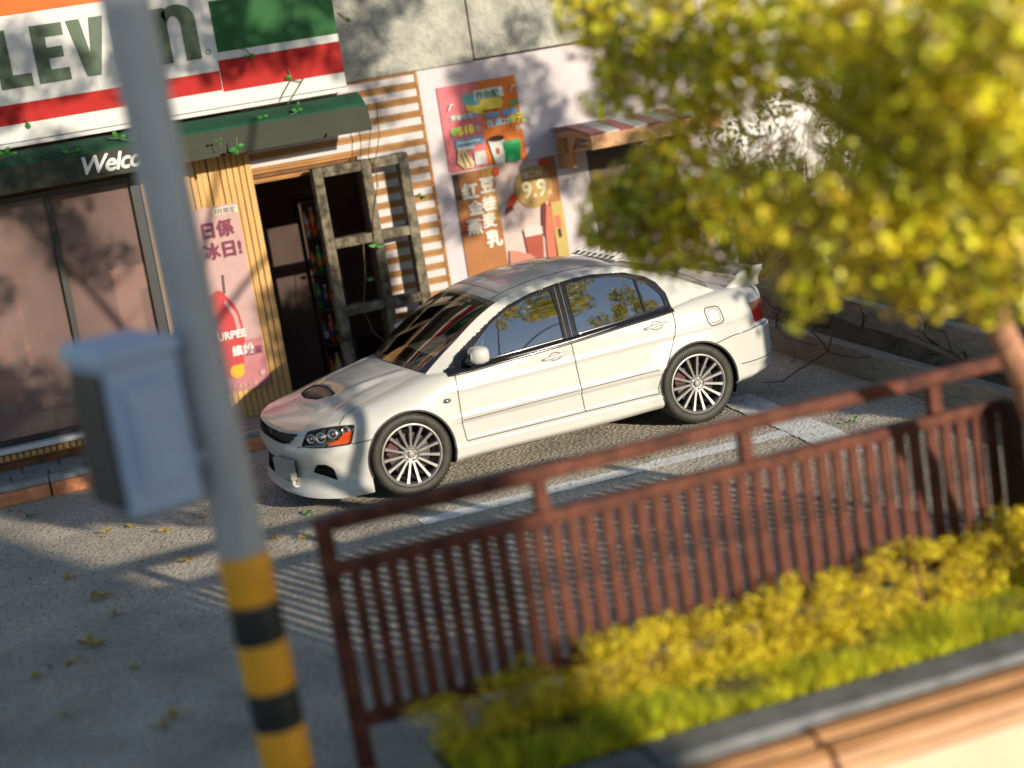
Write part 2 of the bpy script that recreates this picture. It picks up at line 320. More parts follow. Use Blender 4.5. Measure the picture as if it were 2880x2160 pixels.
def car_side(sg):
    A = np.linspace(0, ALEN, 470); T = np.linspace(0, 1, 74)
    AA, TT = np.meshgrid(A, T); X, _ = out_xy(AA); zb = sm(X, BOT); zt = sm(X, TOPZ); ZZ = zb+TT*(zt-zb)
    for poly in (HEAD, GRILLE, INTAKE, FOG, TAIL): 
        inn = (AA > .002) & (AA < ALEN-.002) & (TT > .02) & (TT < .985); U, W = snap(AA, ZZ, poly, .0065); AA = np.where(inn, U, AA); ZZ = np.where(inn, W, ZZ)
    # wheel arches: slide vertices onto the arch circle
    for wx in (0, WB):
        xs, _ = out_xy(AA); side = (AA > .75) & (AA < XA(3.3)); d = np.hypot(xs-wx, ZZ-WR)
        k = side & (np.abs(d-ARCH) < .008) & (TT > .001); f = np.where(k, ARCH/np.maximum(d, 1e-6), 1)
        AA = np.where(k, AA+(xs-wx)*(f-1), AA); ZZ = np.where(k, WR+(ZZ-WR)*f, ZZ)
    G = shell(AA, ZZ); ca = (AA[:-1,:-1]+AA[1:,1:])/2; cz = (ZZ[:-1,:-1]+ZZ[1:,1:])/2; cx, _ = out_xy(ca)
    arch = np.zeros(ca.shape, bool)
    for wx in (0, WB): arch |= (np.hypot(cx-wx, cz-WR) < ARCH) & (ca > .75) & (ca < XA(3.3))
    # material below wheel centre between arch ends is cut too
    for wx in (0, WB): arch |= (np.abs(cx-wx) < ARCH-.006) & (cz < WR) & (ca > .75) & (ca < XA(3.3))
    holes = {'head': in_poly(ca, cz, HEAD), 'grille': in_poly(ca, cz, GRILLE), 'intake': in_poly(ca, cz, INTAKE), 'fog': in_poly(ca, cz, FOG), 'tail': in_poly(ca, cz, TAIL)}
    hole = arch.copy()
    for h in holes.values(): hole |= h
    fd = (ca > np.interp(cz, [p[1] for p in DF[::-1]], [p[0] for p in DF[::-1]])) & (ca < np.interp(cz, [p[1] for p in DB[::-1]], [p[0] for p in DB[::-1]])) & (cz > .352)
    rd = (ca >= np.interp(cz, [p[1] for p in DB[::-1]], [p[0] for p in DB[::-1]])) & (ca < np.interp(cz, [p[1] for p in DR[::-1]], [p[0] for p in DR[::-1]])) & (cz > .352)
    fb = (cx < -.2) & (cz < np.interp(ca, [0, .55, .64, .87, 1.068, 1.25], [.53, .565, .566, .556, .552, .555])) & ~fd
    rb = (cx > 2.7) & (cz < np.interp(cx, [2.8, 3.25], [.665, .715]))
    body = ~(hole | fd | rd | fb | rb); gm = mir(G, sg); fl = sg < 0
    parts = [('side_panel', body), ('front_door', fd & ~hole), ('rear_door', rd & ~hole), ('front_bumper', fb & ~hole), ('rear_bumper', rb & ~hole)]
    P = {}
    for nm, k in parts: P[nm] = MB().grid(gm, k, flip=fl).build(nm, M['paint'], car, smooth=True)
    # recessed buckets
    NN = shell_n(AA, ZZ)
    for nm, dep, mt in (('head', .06, M['lamp_bowl']), ('grille', .05, M['dark']), ('intake', .10, M['dark']), ('fog', .09, M['dark']), ('tail', .03, M['tail_red'])):
        b = MB().grid(mir(G-NN*dep, sg), holes[nm], flip=fl)
        poly = {'head': HEAD, 'grille': GRILLE, 'intake': INTAKE, 'fog': FOG, 'tail': TAIL}[nm]
        q = resample([p for p in list(poly)+[poly[0]]], .02); q[:, 0] = np.clip(q[:, 0], 0, ALEN); p0 = shell(q[:, 0], q[:, 1]); n0 = shell_n(q[:, 0], q[:, 1])
        wall = np.stack([p0, p0-n0*dep*.5, p0-n0*(dep+.004)], 1); keep = np.ones((len(q)-1, 2), bool); keep[(q[:-1, 0] <= 0) & (q[1:, 0] <= 0)] = False
        b.grid(mir(wall, sg), keep)
        b.build({'head': 'headlight_housing', 'grille': 'grille', 'intake': 'lower_intake', 'fog': 'bumper_duct', 'tail': 'tail_light'}[nm], mt, car, smooth=True)
    lens = MB().grid(mir(G+NN*.001, sg), holes['head'], flip=fl).build('headlight', M['lens'], car, smooth=True)
    MB().grid(mir(ribbon_on(shell, shell_n, HEAD, .009, .002, closed=True), sg)).build('lamp_seal', M['dark'], lens, smooth=True)
    def at(a, z, d): return mir((shell(np.array(a), np.array(z))+shell_n(np.array(a), np.array(z))*d)[None], sg)[0]
    for (a, z, r) in ((.735,.632,.034),(.83,.635,.040),(.935,.655,.036),(1.045,.672,.026)):
        p = at(a, z, -.035); nrm = at(a, z, .0)-p; nrm = Vector(nrm).normalized(); mb = MB()
        mb.lathe([(r*1.15,-.02),(r*1.2,.012),(r*1.05,.014),(r*.9,.0),(r*.75,.012),(r*.45,.024),(.001,.029)], 24, axis='z')
        o = mb.build('lamp_reflector', M['chrome'], lens, smooth=True); o.location = p; o.rotation_euler = nrm.to_track_quat('Z','Y').to_euler()
    am = MB(); q = [(.875,.560),(1.06,.560),(1.10,.655),(1.02,.645),(.985,.605),(.90,.585)]
    aa, zz = np.meshgrid(np.linspace(.86,1.12,26), np.linspace(.555,.665,14)); ca2 = (aa[:-1,:-1]+aa[1:,1:])/2; cz2 = (zz[:-1,:-1]+zz[1:,1:])/2
    am.grid(mir(shell(aa, zz)-shell_n(aa, zz)*.018, sg), in_poly(ca2, cz2, q), flip=fl).build('indicator', M['amber'], lens, smooth=True)
    st = ribbon_on(shell, shell_n, [(.66,.572),(.86,.568)], .010, -.012); MB().grid(mir(st, sg)).build('reflector_strip', M['chrome'], lens)
    tl = MB().grid(mir(G+NN*.001, sg), holes['tail'], flip=fl).build('tail_light_lens', M['tail_red'], car, smooth=True)
    # panel gaps
    SILL = [(DF[-1][0],.352),(DB[-1][0],.352),(DR[-1][0],.352)]
    lines = [DF, DB, DR, SILL, [(1.075,.551),(1.16,.553),(1.247,.556)], [(XA(2.80),.662),(XA(3.0),.690),(XA(3.25),.716),(XA(3.25)+.5,.72)],
             [(.60,.568),(.645,.566)], [(1.00,.712),(1.02,.735),(1.06,.758)], [(XA(3.05),.43),(XA(3.2),.435),(XA(3.35)+.2,.44)]]
    for ln in lines:
        MB().grid(mir(ribbon_on(shell, shell_n, ln, .0100, .0018), sg)).build('panel_gap', M['gap'], car, smooth=True)
    for ln in ([(DF[1][0]+.006,.527),(DB[1][0]-.003,.542)], [(DB[1][0]+.006,.543),(XA(2.26),.556)]):
        MB().grid(mir(ribbon_on(shell, shell_n, ln, .009, .0012), sg)).build('door_moulding', M['gap'], P['front_door' if ln[0][0] < DB[1][0] else 'rear_door'], smooth=True)
    # black belt strip
    bx_ = np.linspace(.42, 2.505, 60); ba = np.array([XA(x) for x in bx_]); bt_ = sm(bx_, TOPZ); o_ = lambda d: np.array([0,-d,0])
    MB().grid(mir(np.stack([shell(ba, bt_-.030)+o_(.001), shell(ba, bt_-.028)+o_(.007), shell(ba, bt_-.012)+o_(.010), gh(bx_, sm(bx_, BELT)+.010)+o_(.010), gh(bx_, sm(bx_, BELT)+.018)+o_(.002)], 1), sg)).build('belt_trim', M['paint_trim'], car, smooth=True)
    # hood-to-fender gap on the shoulder
    # fuel lid
    fl_ = round_poly([(XA(2.775),.975),(XA(2.925),.97),(XA(2.95),.83),(XA(2.80),.815)], .04)
    if sg > 0:
        fo = MB().grid(ribbon_on(shell, shell_n, fl_, .012, .0018, closed=True)).build('fuel_lid', M['gap'], car, smooth=True)
        fi = round_poly([(XA(2.80),.955),(XA(2.905),.952),(XA(2.925),.848),(XA(2.82),.835)], .035)
        MB().grid(ribbon_on(shell, shell_n, fi, .005, .0014, closed=True)).build('fuel_lid_rim', M['gap'], fo, smooth=True)
    # arch lips
    for wx in (0, WB):
        th = np.linspace(R(-22) if wx == 0 else R(-12), R(200), 44); pts = [(float(a_of_x(wx+ARCH*math.cos(t))), WR+ARCH*math.sin(t)) for t in th]
        pts = np.array(pts); p = shell(pts[:, 0], pts[:, 1]); inn = p.copy(); inn[:, 1] += .17
        MB().grid(mir(np.stack([p+np.array([0,-.003,0]), p+np.array([0,.012,0])*1, inn], 1), sg)).build('wheel_arch', M['dark'], car, smooth=True)
        al = [(float(a_of_x(wx+(ARCH+.001)*math.cos(t))), WR+(ARCH+.001)*math.sin(t)) for t in np.linspace(R(-20) if wx == 0 else R(-10), R(196), 60)]
        MB().grid(mir(ribbon_on(shell, shell_n, al, .016, .002), sg)).build('arch_lip', M['dark'], car, smooth=True)
        ta = np.linspace(R(-24), R(204), 40); wl = np.array([[(wx+r_*math.cos(t), y_, WR+r_*math.sin(t)) for (r_, y_) in ((.05,-.62),(ARCH+.02,-.62),(ARCH+.02,-.85))] for t in ta])
        MB().grid(mir(wl, sg)).build('wheel_well', M['dark'], car)
    # door handles
    for (x0, z0, x1, z1, nm) in ((1.235,.862,1.475,.884,'front_door'), (2.19,.918,2.43,.940,'rear_door')):
        q = np.stack([np.linspace(XA(x0), XA(x1), 9), np.linspace(z0, z1, 9)], -1); p = shell(q[:, 0], q[:, 1]); n = shell_n(q[:, 0], q[:, 1])
        pts = mir(p+n*(.004+.016*np.sin(np.linspace(.25, 2.9, 9)))[:, None], sg)
        h = MB().tube([tuple(v) for v in pts], [.008]+[.0150]*7+[.008], 8).build('door_handle', M['paint'], P[nm], smooth=True)
        mid = ((XA(x0)+XA(x1))/2, (z0+z1)/2-.003); cup = [(mid[0]+.055*math.cos(t), mid[1]+.033*math.sin(t)) for t in np.linspace(0, 2*math.pi, 24, endpoint=False)]
        MB().grid(mir(ribbon_on(shell, shell_n, cup, .008, .0015, closed=True), sg)).build('handle_cup', M['gap'], h, smooth=True)
    # side marker
    pm = shell(np.array(XA(.36)), np.array(.715)); mk = MB().lathe([(.001,-.012),(.018,-.009),(.026,0)], 20).build('side_marker', M['chrome'], car, smooth=True)
    mk.location = mir(pm[None], sg)[0]; mk.scale = (1.5, sg, .8)
    # greenhouse side
    x = np.linspace(.283, 2.975, 330); t = np.linspace(0, 1, 60); XX, TT = np.meshgrid(x, t); b0 = sm(XX, BELT)-.004; ZZ = b0+TT*(np.maximum(sm(XX, ROOF), b0+.002)-b0)
    TRIM = [(.38,.90),(.46,.962),(.60,1.078),(.757,1.172),(.945,1.272),(1.10,1.340),(1.316,1.392),(1.564,1.424),(1.75,1.436),(1.885,1.434),(2.172,1.396),(2.35,1.330),(2.44,1.26),(2.50,1.16),(2.515,1.0),(2.515,.90)]
    FG = [(.63,.958),(.70,1.075),(.881,1.212),(1.032,1.292),(1.237,1.354),(1.475,1.392),(1.492,1.38),(1.50,1.20),(1.480,.995)]
    RG = round_poly([(1.63,1.398),(1.904,1.410),(2.15,1.378),(2.36,1.275),(2.455,1.16),(2.468,1.060),(2.0,1.025),(1.605,1.003)], .03)
    for poly in (TRIM, FG, RG):
        inn = (TT > .02) & (TT < .98); U, W = snap(XX, ZZ, poly, .0048); XX = np.where(inn, U, XX); ZZ = np.where(inn, W, ZZ)
    G = gh(XX, ZZ); cx = (XX[:-1,:-1]+XX[1:,1:])/2; cz = (ZZ[:-1,:-1]+ZZ[1:,1:])/2
    tr = in_poly(cx, cz, TRIM); f = in_poly(cx, cz, FG); r = in_poly(cx, cz, RG)
    MB().grid(mir(G, sg), ~tr, flip=fl).build('pillar_panel', M['paint'], car, smooth=True)
    MB().grid(mir(G-np.array([0,-.002,0]), sg), tr & ~f & ~r, flip=fl).build('window_trim', M['paint_trim'], car, smooth=True)
    wf = MB().grid(mir(G+np.array([0,.008,0]), sg), f, flip=fl).build('front_window', M['car_glass'], car, smooth=True)
    wr = MB().grid(mir(G+np.array([0,.008,0]), sg), r, flip=fl).build('rear_window', M['car_glass'], car, smooth=True)
    MB().grid(mir(ribbon_on(gh, gh_n, [(2.255,1.335),(2.262,1.040)], .020, .003), sg)).build('quarter_bar', M['paint_trim'], wr, smooth=True)
    for xx in (1.535, 1.585): MB().grid(mir(ribbon_on(gh, gh_n, [(xx,1.40),(xx-.03,.985)], .008, .004), sg)).build('pillar_rib', M['chrome'] if xx > 1.55 else M['gap'], wf, smooth=True)
    MB().grid(mir(ribbon_on(gh, gh_n, FG, .010, .003, closed=True), sg)).build('window_seal', M['paint_trim'], wf, smooth=True)
    MB().grid(mir(ribbon_on(gh, gh_n, RG, .010, .003, closed=True), sg)).build('window_seal', M['paint_trim'], wr, smooth=True)
    # mirror
    rt = MB(); prof = [(.0,.060,.045),(.012,.085,.062),(.06,.098,.072),(.11,.090,.066),(.14,.062,.048),(.148,.03,.025)]
    V = []; n = 20
    for (dx, hy, hz) in prof:
        for k in range(n):
            c, s = math.cos(2*math.pi*k/n), math.sin(2*math.pi*k/n); e = .6
            V.append((.735-dx, -(.955+hy*math.copysign(abs(c)**e, c)), 1.045+hz*math.copysign(abs(s)**e, s)))
    F = [(i*n+k, i*n+(k+1)%n, (i+1)*n+(k+1)%n, (i+1)*n+k) for i in range(len(prof)-1) for k in range(n)]+[tuple(range(n)), tuple(range((len(prof)-1)*n, len(prof)*n))[::-1]]
    V = mir(np.array(V), sg); rt.add(V, F); mo = rt.build('wing_mirror', M['paint'], car, smooth=True)
    arm = MB().tube([tuple(mir(np.array([[.60,-.78,.965]]), sg)[0]), tuple(mir(np.array([[.63,-.90,1.0]]), sg)[0])], [.035,.028], 10).build('mirror_arm', M['paint_trim'], mo, smooth=True)
car_side(1); car_side(-1)
# plate, fog tube
pn = shell_n(np.array(.40), np.array(.40)); pc = shell(np.array(.40), np.array(.392))+pn*.055
pl = MB().box((-.15,-.028,-.082), (.15,.028,.082)).build('licence_plate', M['plate'], car, bevel=.006); pl.location = pc; pl.rotation_euler = (0, 0, math.atan2(pn[1], pn[0])+R(90))
MB().box((-.05,.02,-.03), (.05,.12,.03)).build('plate_bracket', M['grey_plastic'], pl)
tp = shell(np.array(.47), np.array(.262)); tn = shell_n(np.array(.47), np.array(.262))
MB().lathe([(.001,.02),(.030,.02),(.030,-.045),(.038,-.05),(.040,-.04),(.040,.03)], 24).build('tow_tube', M['paint'], car, smooth=True).location = tuple(tp+tn*.01)
# bonnet
def hood_pt(a, v):
    x, _ = out_xy(a); E = shell(a, sm(x, TOPZ)); y = v*np.abs(E[..., 1]); X = E[..., 0]
    cr = sm(x, {-.95:0,-.8:.034,-.5:.078,0:.088,.3:.06})
    Z = E[..., 2]+cr*(1-np.abs(v)**2.3)
    d = np.hypot((X+.50)/.11, np.abs(y)/.36); Z = Z+.020*np.exp(-(np.maximum(d-.75, 0)/.35)**2)*(X < -.30)+.012*np.exp(-((np.abs(y)-(.36+.25*(X+.3)))/.05)**2)*sstep(X, -.55, -.2)*(1-sstep(X, .1, .25))
    Z = Z-.010*np.exp(-((np.abs(y)-.47)/.05)**2)*sstep(X, -.75, -.5)*(1-sstep(X, -.1, .1))
    return np.stack([X, y, Z], -1)
A = np.linspace(0.004, XA(.30), 150); V = np.linspace(-1, 1, 121); AA, VV = np.meshgrid(A, V, indexing='ij')
VENT = round_poly([(-.545,.27),(-.578,.03),(-.525,-.225),(-.385,-.31),(-.365,0),(-.39,.335)], .05)
G0 = hood_pt(AA, VV); U, W = snap(G0[..., 0], G0[..., 1], VENT, .006); G = G0.copy(); G[..., 0] = U; G[..., 1] = W
cx = (U[:-1,:-1]+U[1:,1:])/2; cy = (W[:-1,:-1]+W[1:,1:])/2; vh = in_poly(cx, cy, VENT)
bonnet = MB().grid(G, ~vh, flip=True).build('bonnet', M['paint'], car, smooth=True)
hv = MB().grid(G-np.array([0,0,.008]), vh, flip=True); q = resample(VENT+[VENT[0]], .02)
zq = np.array([G0[np.unravel_index(((G0[..., 0]-p[0])**2+(G0[..., 1]-p[1])**2).argmin(), G0.shape[:2])][2] for p in q])
top = np.c_[q, zq]; hv.grid(np.stack([top, top-np.array([0,0,.012])], 1)); hv.build('bonnet_vent', M['vent'], bonnet, smooth=True)
rib = MB()
for yy in np.arange(-.28, .32, .024):
    xs = [x for x in np.linspace(-.58, -.36, 45) if in_poly(np.array([x]), np.array([yy]), VENT)[0]]
    if len(xs) > 3:
        zz = [G0[np.unravel_index(((G0[..., 0]-x)**2+(G0[..., 1]-yy)**2).argmin(), G0.shape[:2])][2]-.006 for x in (xs[0], xs[-1])]
        rib.tube([(xs[0], yy, zz[0]), (xs[-1], yy, zz[1])], .0032, 5)
rib.build('vent_slats', M['dark'], bonnet)
for s in (1, -1):   # bonnet shut line along the top edge of the wings
    aa = np.linspace(1.02, XA(.29), 70); e = hood_pt(aa, np.full(70, -.985*s)); e[:, 2] += .002
    t = np.gradient(e, axis=0); t /= np.linalg.norm(t, axis=1, keepdims=True); b = np.stack([-t[:, 1], t[:, 0], 0*t[:, 0]], -1)
    MB().grid(np.stack([e+b*.004, e+np.array([0,0,.001]), e-b*.004], 1)).build('panel_gap', M['gap'], bonnet, smooth=True)
# front edge seam of the bonnet and badge
badge = MB()
for k in range(3):
    t = R(90+120*k); c, s = math.cos(t), math.sin(t); badge.prism([(0,0),(.5*.028*c-.016*s,.5*.028*s+.016*c),(.032*c,.032*s),(.5*.028*c+.016*s,.5*.028*s-.016*c)], 'x', -.006, .004)
badge.build('grille_badge', M['chrome'], car).location = (-.905, 0, .618)
# windscreen, roof, rear screen
def edge(x): p = gh(x, sm(x, ROOF)); return p
def cross(xs, bul, crown, m=61):
    E = edge(xs); v = np.linspace(-1, 1, m); q = (1-v**2)[None, :]; X = E[:, 0:1]-bul[:, None]*q; Y = -E[:, 1:2]*v[None, :]; Z = E[:, 2:3]+crown[:, None]*q
    return np.stack([X+0*Y, Y, Z], -1)
xs = np.linspace(.285, 1.0, 60); t = (xs-.285)/.715; Gw = cross(xs, .13*(1-t)+.045*t, .052*(1-t)+.045*t)
tt = np.linspace(0, 1, 59)[:, None]; vv = np.abs(np.linspace(-1, 1, 60))[None, :]
clear = (tt > .05) & (tt < .945) & (vv < .945)
MB().grid(Gw, clear, flip=True).build('windscreen', M['screen_glass'], car, smooth=True)
MB().grid(Gw+np.array([0,0,.002]), ~clear, flip=True).build('windscreen_border', M['paint_trim'], car, smooth=True)
xr = np.linspace(1.0, 2.34, 90); tr_ = (xr-1.0)/1.34; Gr = cross(xr, .045*(1-tr_)-.03*tr_, .045+.012*np.sin(tr_*math.pi)-.008*tr_)
roof = MB().grid(Gr, flip=True).build('roof', M['paint'], car, smooth=True)
for s in (1, -1):
    e = Gr[:, 5 if s > 0 else -6]+np.array([0,0,.002]); b = np.array([0,.006,0]); MB().grid(np.stack([e-b, e+np.array([0,0,.002]), e+b], 1)).build('roof_gutter', M['paint_trim'], roof, smooth=True)
e = Gr[7, 6:-6]+np.array([0,0,.0015]); MB().grid(np.stack([e-np.array([.003,0,0]), e+np.array([.003,0,0])], 1)).build('panel_gap', M['gap'], roof)
xb = np.linspace(2.34, 2.93, 50); tb = (xb-2.34)/.59; Gb = cross(xb, -.03-.09*tb, .037*(1-tb)+.05*tb)
cb = (np.linspace(0, 1, 49)[:, None] > .07) & (np.linspace(0, 1, 49)[:, None] < .93) & (vv < .92)
MB().grid(Gb, cb, flip=True).build('rear_screen', M['screen_glass'], car, smooth=True)
MB().grid(Gb+np.array([0,0,.002]), ~cb, flip=True).build('rear_screen_border', M['paint_trim'], car, smooth=True)
vg = MB().box((2.20,-.46,1.470), (2.30,.46,1.482))
for k in range(8): vg.prism([(2.17,1.484),(2.30,1.484),(2.30,1.528),(2.27,1.530)], 'y', -.42+.12*k-.008, -.42+.12*k+.008)
vg.build('vortex_generator', M['paint'], roof, bevel=.003)
# boot lid
A = np.linspace(XA(2.72), ALEN-.004, 70); V = np.linspace(-1, 1, 61); AA, VV = np.meshgrid(A, V, indexing='ij'); X, _ = out_xy(AA); E = shell(AA, sm(X, TOPZ))
Gd = np.stack([E[..., 0], VV*np.abs(E[..., 1]), E[..., 2]+.022*(1-VV**2)], -1); MB().grid(Gd, flip=True).build('boot_lid', M['paint'], car, smooth=True)
# rear wing
wing = empty('rear_wing'); wing.parent = car
def foil(x0, z0, ch, th): return [(x0+ch*u, z0+th*(.5*math.sin(math.pi*u**.7))*1.0+.03*u) for u in np.linspace(0,1,12)]+[(x0+ch*u, z0-th*.35*math.sin(math.pi*u)+.03*u) for u in np.linspace(1,0,12)[1:-1]]
ys = np.r_[-.70,-.695,-.66,np.linspace(-.60,.60,13),.66,.695,.70]; ring = []
for y in ys:
    k = max(0, (abs(y)-.60)/.10); x0 = 3.20+.02*k; sc = 1-.25*max(0, (abs(y)-.69)/.01)
    ring.append([(px, y, pz-.10*k**2*.3) for px, pz in foil(x0, 1.165, .26, .035*sc)])
Gf = np.array(ring); Gf = np.concatenate([Gf, Gf[:, :1]], 1); bl = MB().grid(Gf); bl.add(ring[0], [tuple(range(len(ring[0])))]); bl.add(ring[-1], [tuple(range(len(ring[-1])))[::-1]])
bl.build('blade', M['paint'], wing, smooth=True)
for s in (1, -1):
    up = MB(); lv = [(1.045,3.07,3.44,.035),(1.09,3.13,3.43,.028),(1.13,3.18,3.44,.026),(1.17,3.21,3.47,.028),(1.205,3.27,3.475,.026),(1.215,3.34,3.47,.015)]; rr = []
    for (z, x0, x1, hw) in lv:
        yc = s*(.665+.03*sstep(z, 1.04, 1.2)); rr.append([(x0+(x1-x0)*(.5-.5*math.cos(a)), yc+hw*math.sin(a), z) for a in np.linspace(0, 2*math.pi, 21)])
    up.grid(np.array(rr)); up.add(rr[-1][:-1], [tuple(range(20))]); up.build('upright', M['paint'], wing, smooth=True)
# underbody and cabin
MB().box((-.78,-.62,.17), (3.05,.62,.24)).build('floor_pan', M['dark'], car)
MB().box((.25,-.74,.30), (2.70,.74,.36)).build('cabin_floor', M['dark'], car)
MB().prism([(.18,.70),(.62,.70),(.68,.86),(.60,.93),(.25,.92)], 'y', -.70, .70).build('dashboard', M['grey_plastic'], car, bevel=.02)
sw = MB().lathe([(.17+.014*math.cos(t), .014*math.sin(t)) for t in np.linspace(0, 2*math.pi, 9)[:-1]], 28, axis='z', close=True); sw.box((-.16,-.015,-.008),(.16,.015,.008)).box((-.015,-.16,-.008),(.015,.0,.008))
o = sw.build('steering_wheel', M['dark'], car, smooth=True); o.location = (.80,-.36,.93); o.rotation_euler = (0, R(-62), 0)
def seat(x, y, wdt, mt=M['seat']):
    s = empty('seat', (x,y,.36)); s.parent = car
    MB().prism([(-.25,.10),(.27,.06),(.28,.20),(-.22,.28)], 'y', -wdt/2, wdt/2).build('cushion', mt, s, bevel=.03)
    MB().prism([(.20,.16),(.33,.14),(.52,.74),(.44,.76),(.30,.60)], 'y', -wdt/2, wdt/2).build('backrest', mt, s, bevel=.03)
    for k in ([0] if wdt < .8 else [-.35,.35]):
        MB().prism([(.45,.79),(.53,.78),(.56,.96),(.49,.97)], 'y', k-.12, k+.12).build('headrest', mt, s, bevel=.03)
        MB().tube([(.49,k-.04,.74),(.50,k-.04,.80)], .006, 6).tube([(.49,k+.04,.74),(.50,k+.04,.80)], .006, 6).build('headrest_stem', M['chrome'], s)
seat(1.00,-.36,.48); seat(1.00,.36,.48); seat(1.85,0,1.24)
# wheels
def wheel(x, s):
    wq = empty('wheel', (x, -.772*s, WR), 0 if s > 0 else math.pi); wq.parent = car
    r = WR; MB().lathe([(.255,-.085),(.262,-.100),(.275,-.108),(.300,-.114),(.325,-.111),(.338,-.098),(r,-.080),(r+.001,0),(r,.080),(.338,.098),(.32,.11),(.28,.108),(.255,.09)], 72).build('tyre', M['tyre'], wq, smooth=True)
    gr = MB()
    for k in range(60):
        t = 2*math.pi*k/60; c, sn = math.cos(t), math.sin(t)
        for y0, y1 in ((-.102,-.045),(.045,.102)):
            gr.add([((r-.002)*math.cos(t-.006),y0,(r-.002)*math.sin(t-.006)),((r+.0015)*c,y0,(r+.0015)*sn),((r+.0015)*math.cos(t+.05),y0*.9+.002,(r+.0015)*math.sin(t+.05)),((r+.0015)*math.cos(t+.05),y1,(r+.0015)*math.sin(t+.05)),((r+.0015)*c,y1,(r+.0015)*sn)], [(1,2,3,4)])
    gr.build('tread', M['tyre'], wq)
    rim = MB().lathe([(.256,-.080),(.262,-.094),(.258,-.101),(.248,-.102),(.240,-.094),(.236,-.080),(.232,-.05)], 72)
    for k in range(15):
        t = 2*math.pi*(k+.5)/15; c, sn = math.cos(t), math.sin(t); V = []
        for (rad, hw, y0, y1) in ((.062,.0125,-.078,-.048),(.12,.0120,-.083,-.054),(.19,.0130,-.091,-.058),(.238,.0165,-.097,-.066)):
            for (q, y) in ((-hw,y1),(-hw*.75,y0),(hw*.75,y0),(hw,y1)): V.append((rad*c-q*sn, y, rad*sn+q*c))
        F = [(4*i+j, 4*i+(j+1)%4, 4*i+4+(j+1)%4, 4*i+4+j) for i in range(3) for j in range(4)]; rim.add(V, F)
    rim.lathe([(.074,-.050),(.074,-.074),(.066,-.080),(.060,-.078),(.056,-.068),(.030,-.066),(.028,-.080),(.022,-.084),(.001,-.085)], 36)
    rim.build('rim', M['alloy'], wq, smooth=False)
    lug = MB()
    for k in range(5):
        t = 2*math.pi*k/5; lug.lathe([(.008,-.066),(.008,-.080),(.001,-.082)], 8, (.044*math.cos(t),0,.044*math.sin(t)))
    lug.build('wheel_nuts', M['chrome'], wq)
    MB().lathe([(.250,-.085),(.234,-.06),(.222,.07),(.001,.075)], 48).build('barrel', M['alloy_dark'], wq, smooth=True)
    MB().lathe([(.175,-.028),(.175,-.012),(.07,-.012),(.07,-.03),(.175,-.028)], 40).build('brake_disc', M['alloy_dark'], wq)
    MB().prism([(r_*math.cos(a), r_*math.sin(a)) for r_, a in [(.205,2.2),(.21,2.6),(.205,3.0),(.12,3.0),(.12,2.2)]], 'y', -.052, -.0).build('brake_caliper', M['red_paint'], wq, bevel=.004)
for x in (0, WB):
    for s in (1, -1): wheel(x, s)
# ================================================================== SETTING
M['asphalt'] = mat('asphalt', (.46,.415,.345), .9, .3, 1.3, detail=13, bump=4.0, bscale=30, col2=(.72,.655,.55), speck=(32,.56,(.19,.172,.15)), spec=.2)
M['line_paint'] = mat('worn_road_paint', (.74,.74,.72), .8, .1, 9, bump=.9, bscale=40, speck=(14,.60,(.34,.33,.31)))
M['table'] = mat('cream_table_top', (.60,.46,.33), .6, .05, 3, stretch=(1,8,1))
M['base_wood'] = mat('brown_base_wood', (.30,.14,.055), .45, .3, 3, stretch=(1,14,14), bump=.2, bscale=12, col2=(.52,.27,.11), coat=.2)
M['kerb_grey'] = mat('grey_kerb_paint', (.16,.17,.18), .75, .25, 5, bump=.4, bscale=40)
M['kerb_top'] = mat('grey_kerb_top', (.30,.30,.29), .8, .25, 6, bump=.5, bscale=40)
M['kerb_orange'] = mat('orange_kerb_face', (.66,.25,.11), .75, .2, 8, bump=.5, bscale=45, speck=(16,.64,(.62,.50,.42)))
M['pave'] = mat('grey_paving', (.22,.22,.22), .85, .25, 6, bump=.6, bscale=40)
M['concrete'] = mat('rough_concrete', (.32,.32,.285), .9, .25, 4, detail=10, bump=1.6, bscale=16)
M['white_wall'] = mat('pale_lilac_wall', (.52,.475,.51), .85, .05, 2.5, bump=.15, bscale=8, spec=.15)
M['board_white'] = mat('white_siding', (.53,.49,.49), .85, .06, 5, spec=.15)
M['batten'] = mat('scorched_batten', (.22,.10,.032), .7, .4, 4, stretch=(1,6,10), col2=(.42,.22,.08), spec=.2)
M['batten_dark'] = mat('scorched_edge', (.14,.065,.025), .8, .3, 6)
M['slat'] = mat('yellow_pine_slat', (.46,.27,.105), .65, .3, 3, stretch=(10,10,1.2), col2=(.62,.38,.15), bump=.25, bscale=20, spec=.2)
M['door_frame'] = mat('mottled_grey_frame', (.040,.034,.024), .8, .3, 9, detail=10, col2=(.22,.19,.135), bump=.9, bscale=30, spec=.2)
M['black_frame'] = mat('black_window_frame', (.015,.014,.013), .45, .2)
M['shop_glass'] = glass('shop_window_glass', (.74,.66,.64), .04, 1.5, .05, film=(.30,(.62,.44,.41)))
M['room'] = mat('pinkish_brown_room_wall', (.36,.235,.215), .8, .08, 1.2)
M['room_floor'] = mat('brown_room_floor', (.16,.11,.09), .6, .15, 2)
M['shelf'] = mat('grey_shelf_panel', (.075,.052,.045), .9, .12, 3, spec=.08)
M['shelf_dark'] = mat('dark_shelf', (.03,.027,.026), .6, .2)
M['sign_white'] = mat('sign_white', (.58,.58,.57), .7, .02, 3, spec=.18)
M['sign_green'] = mat('sign_green', (.022,.095,.032), .7, .06, 4, spec=.18)
M['letter_green'] = mat('dark_letter_green', (.028,.065,.032), .45, .1, 10)
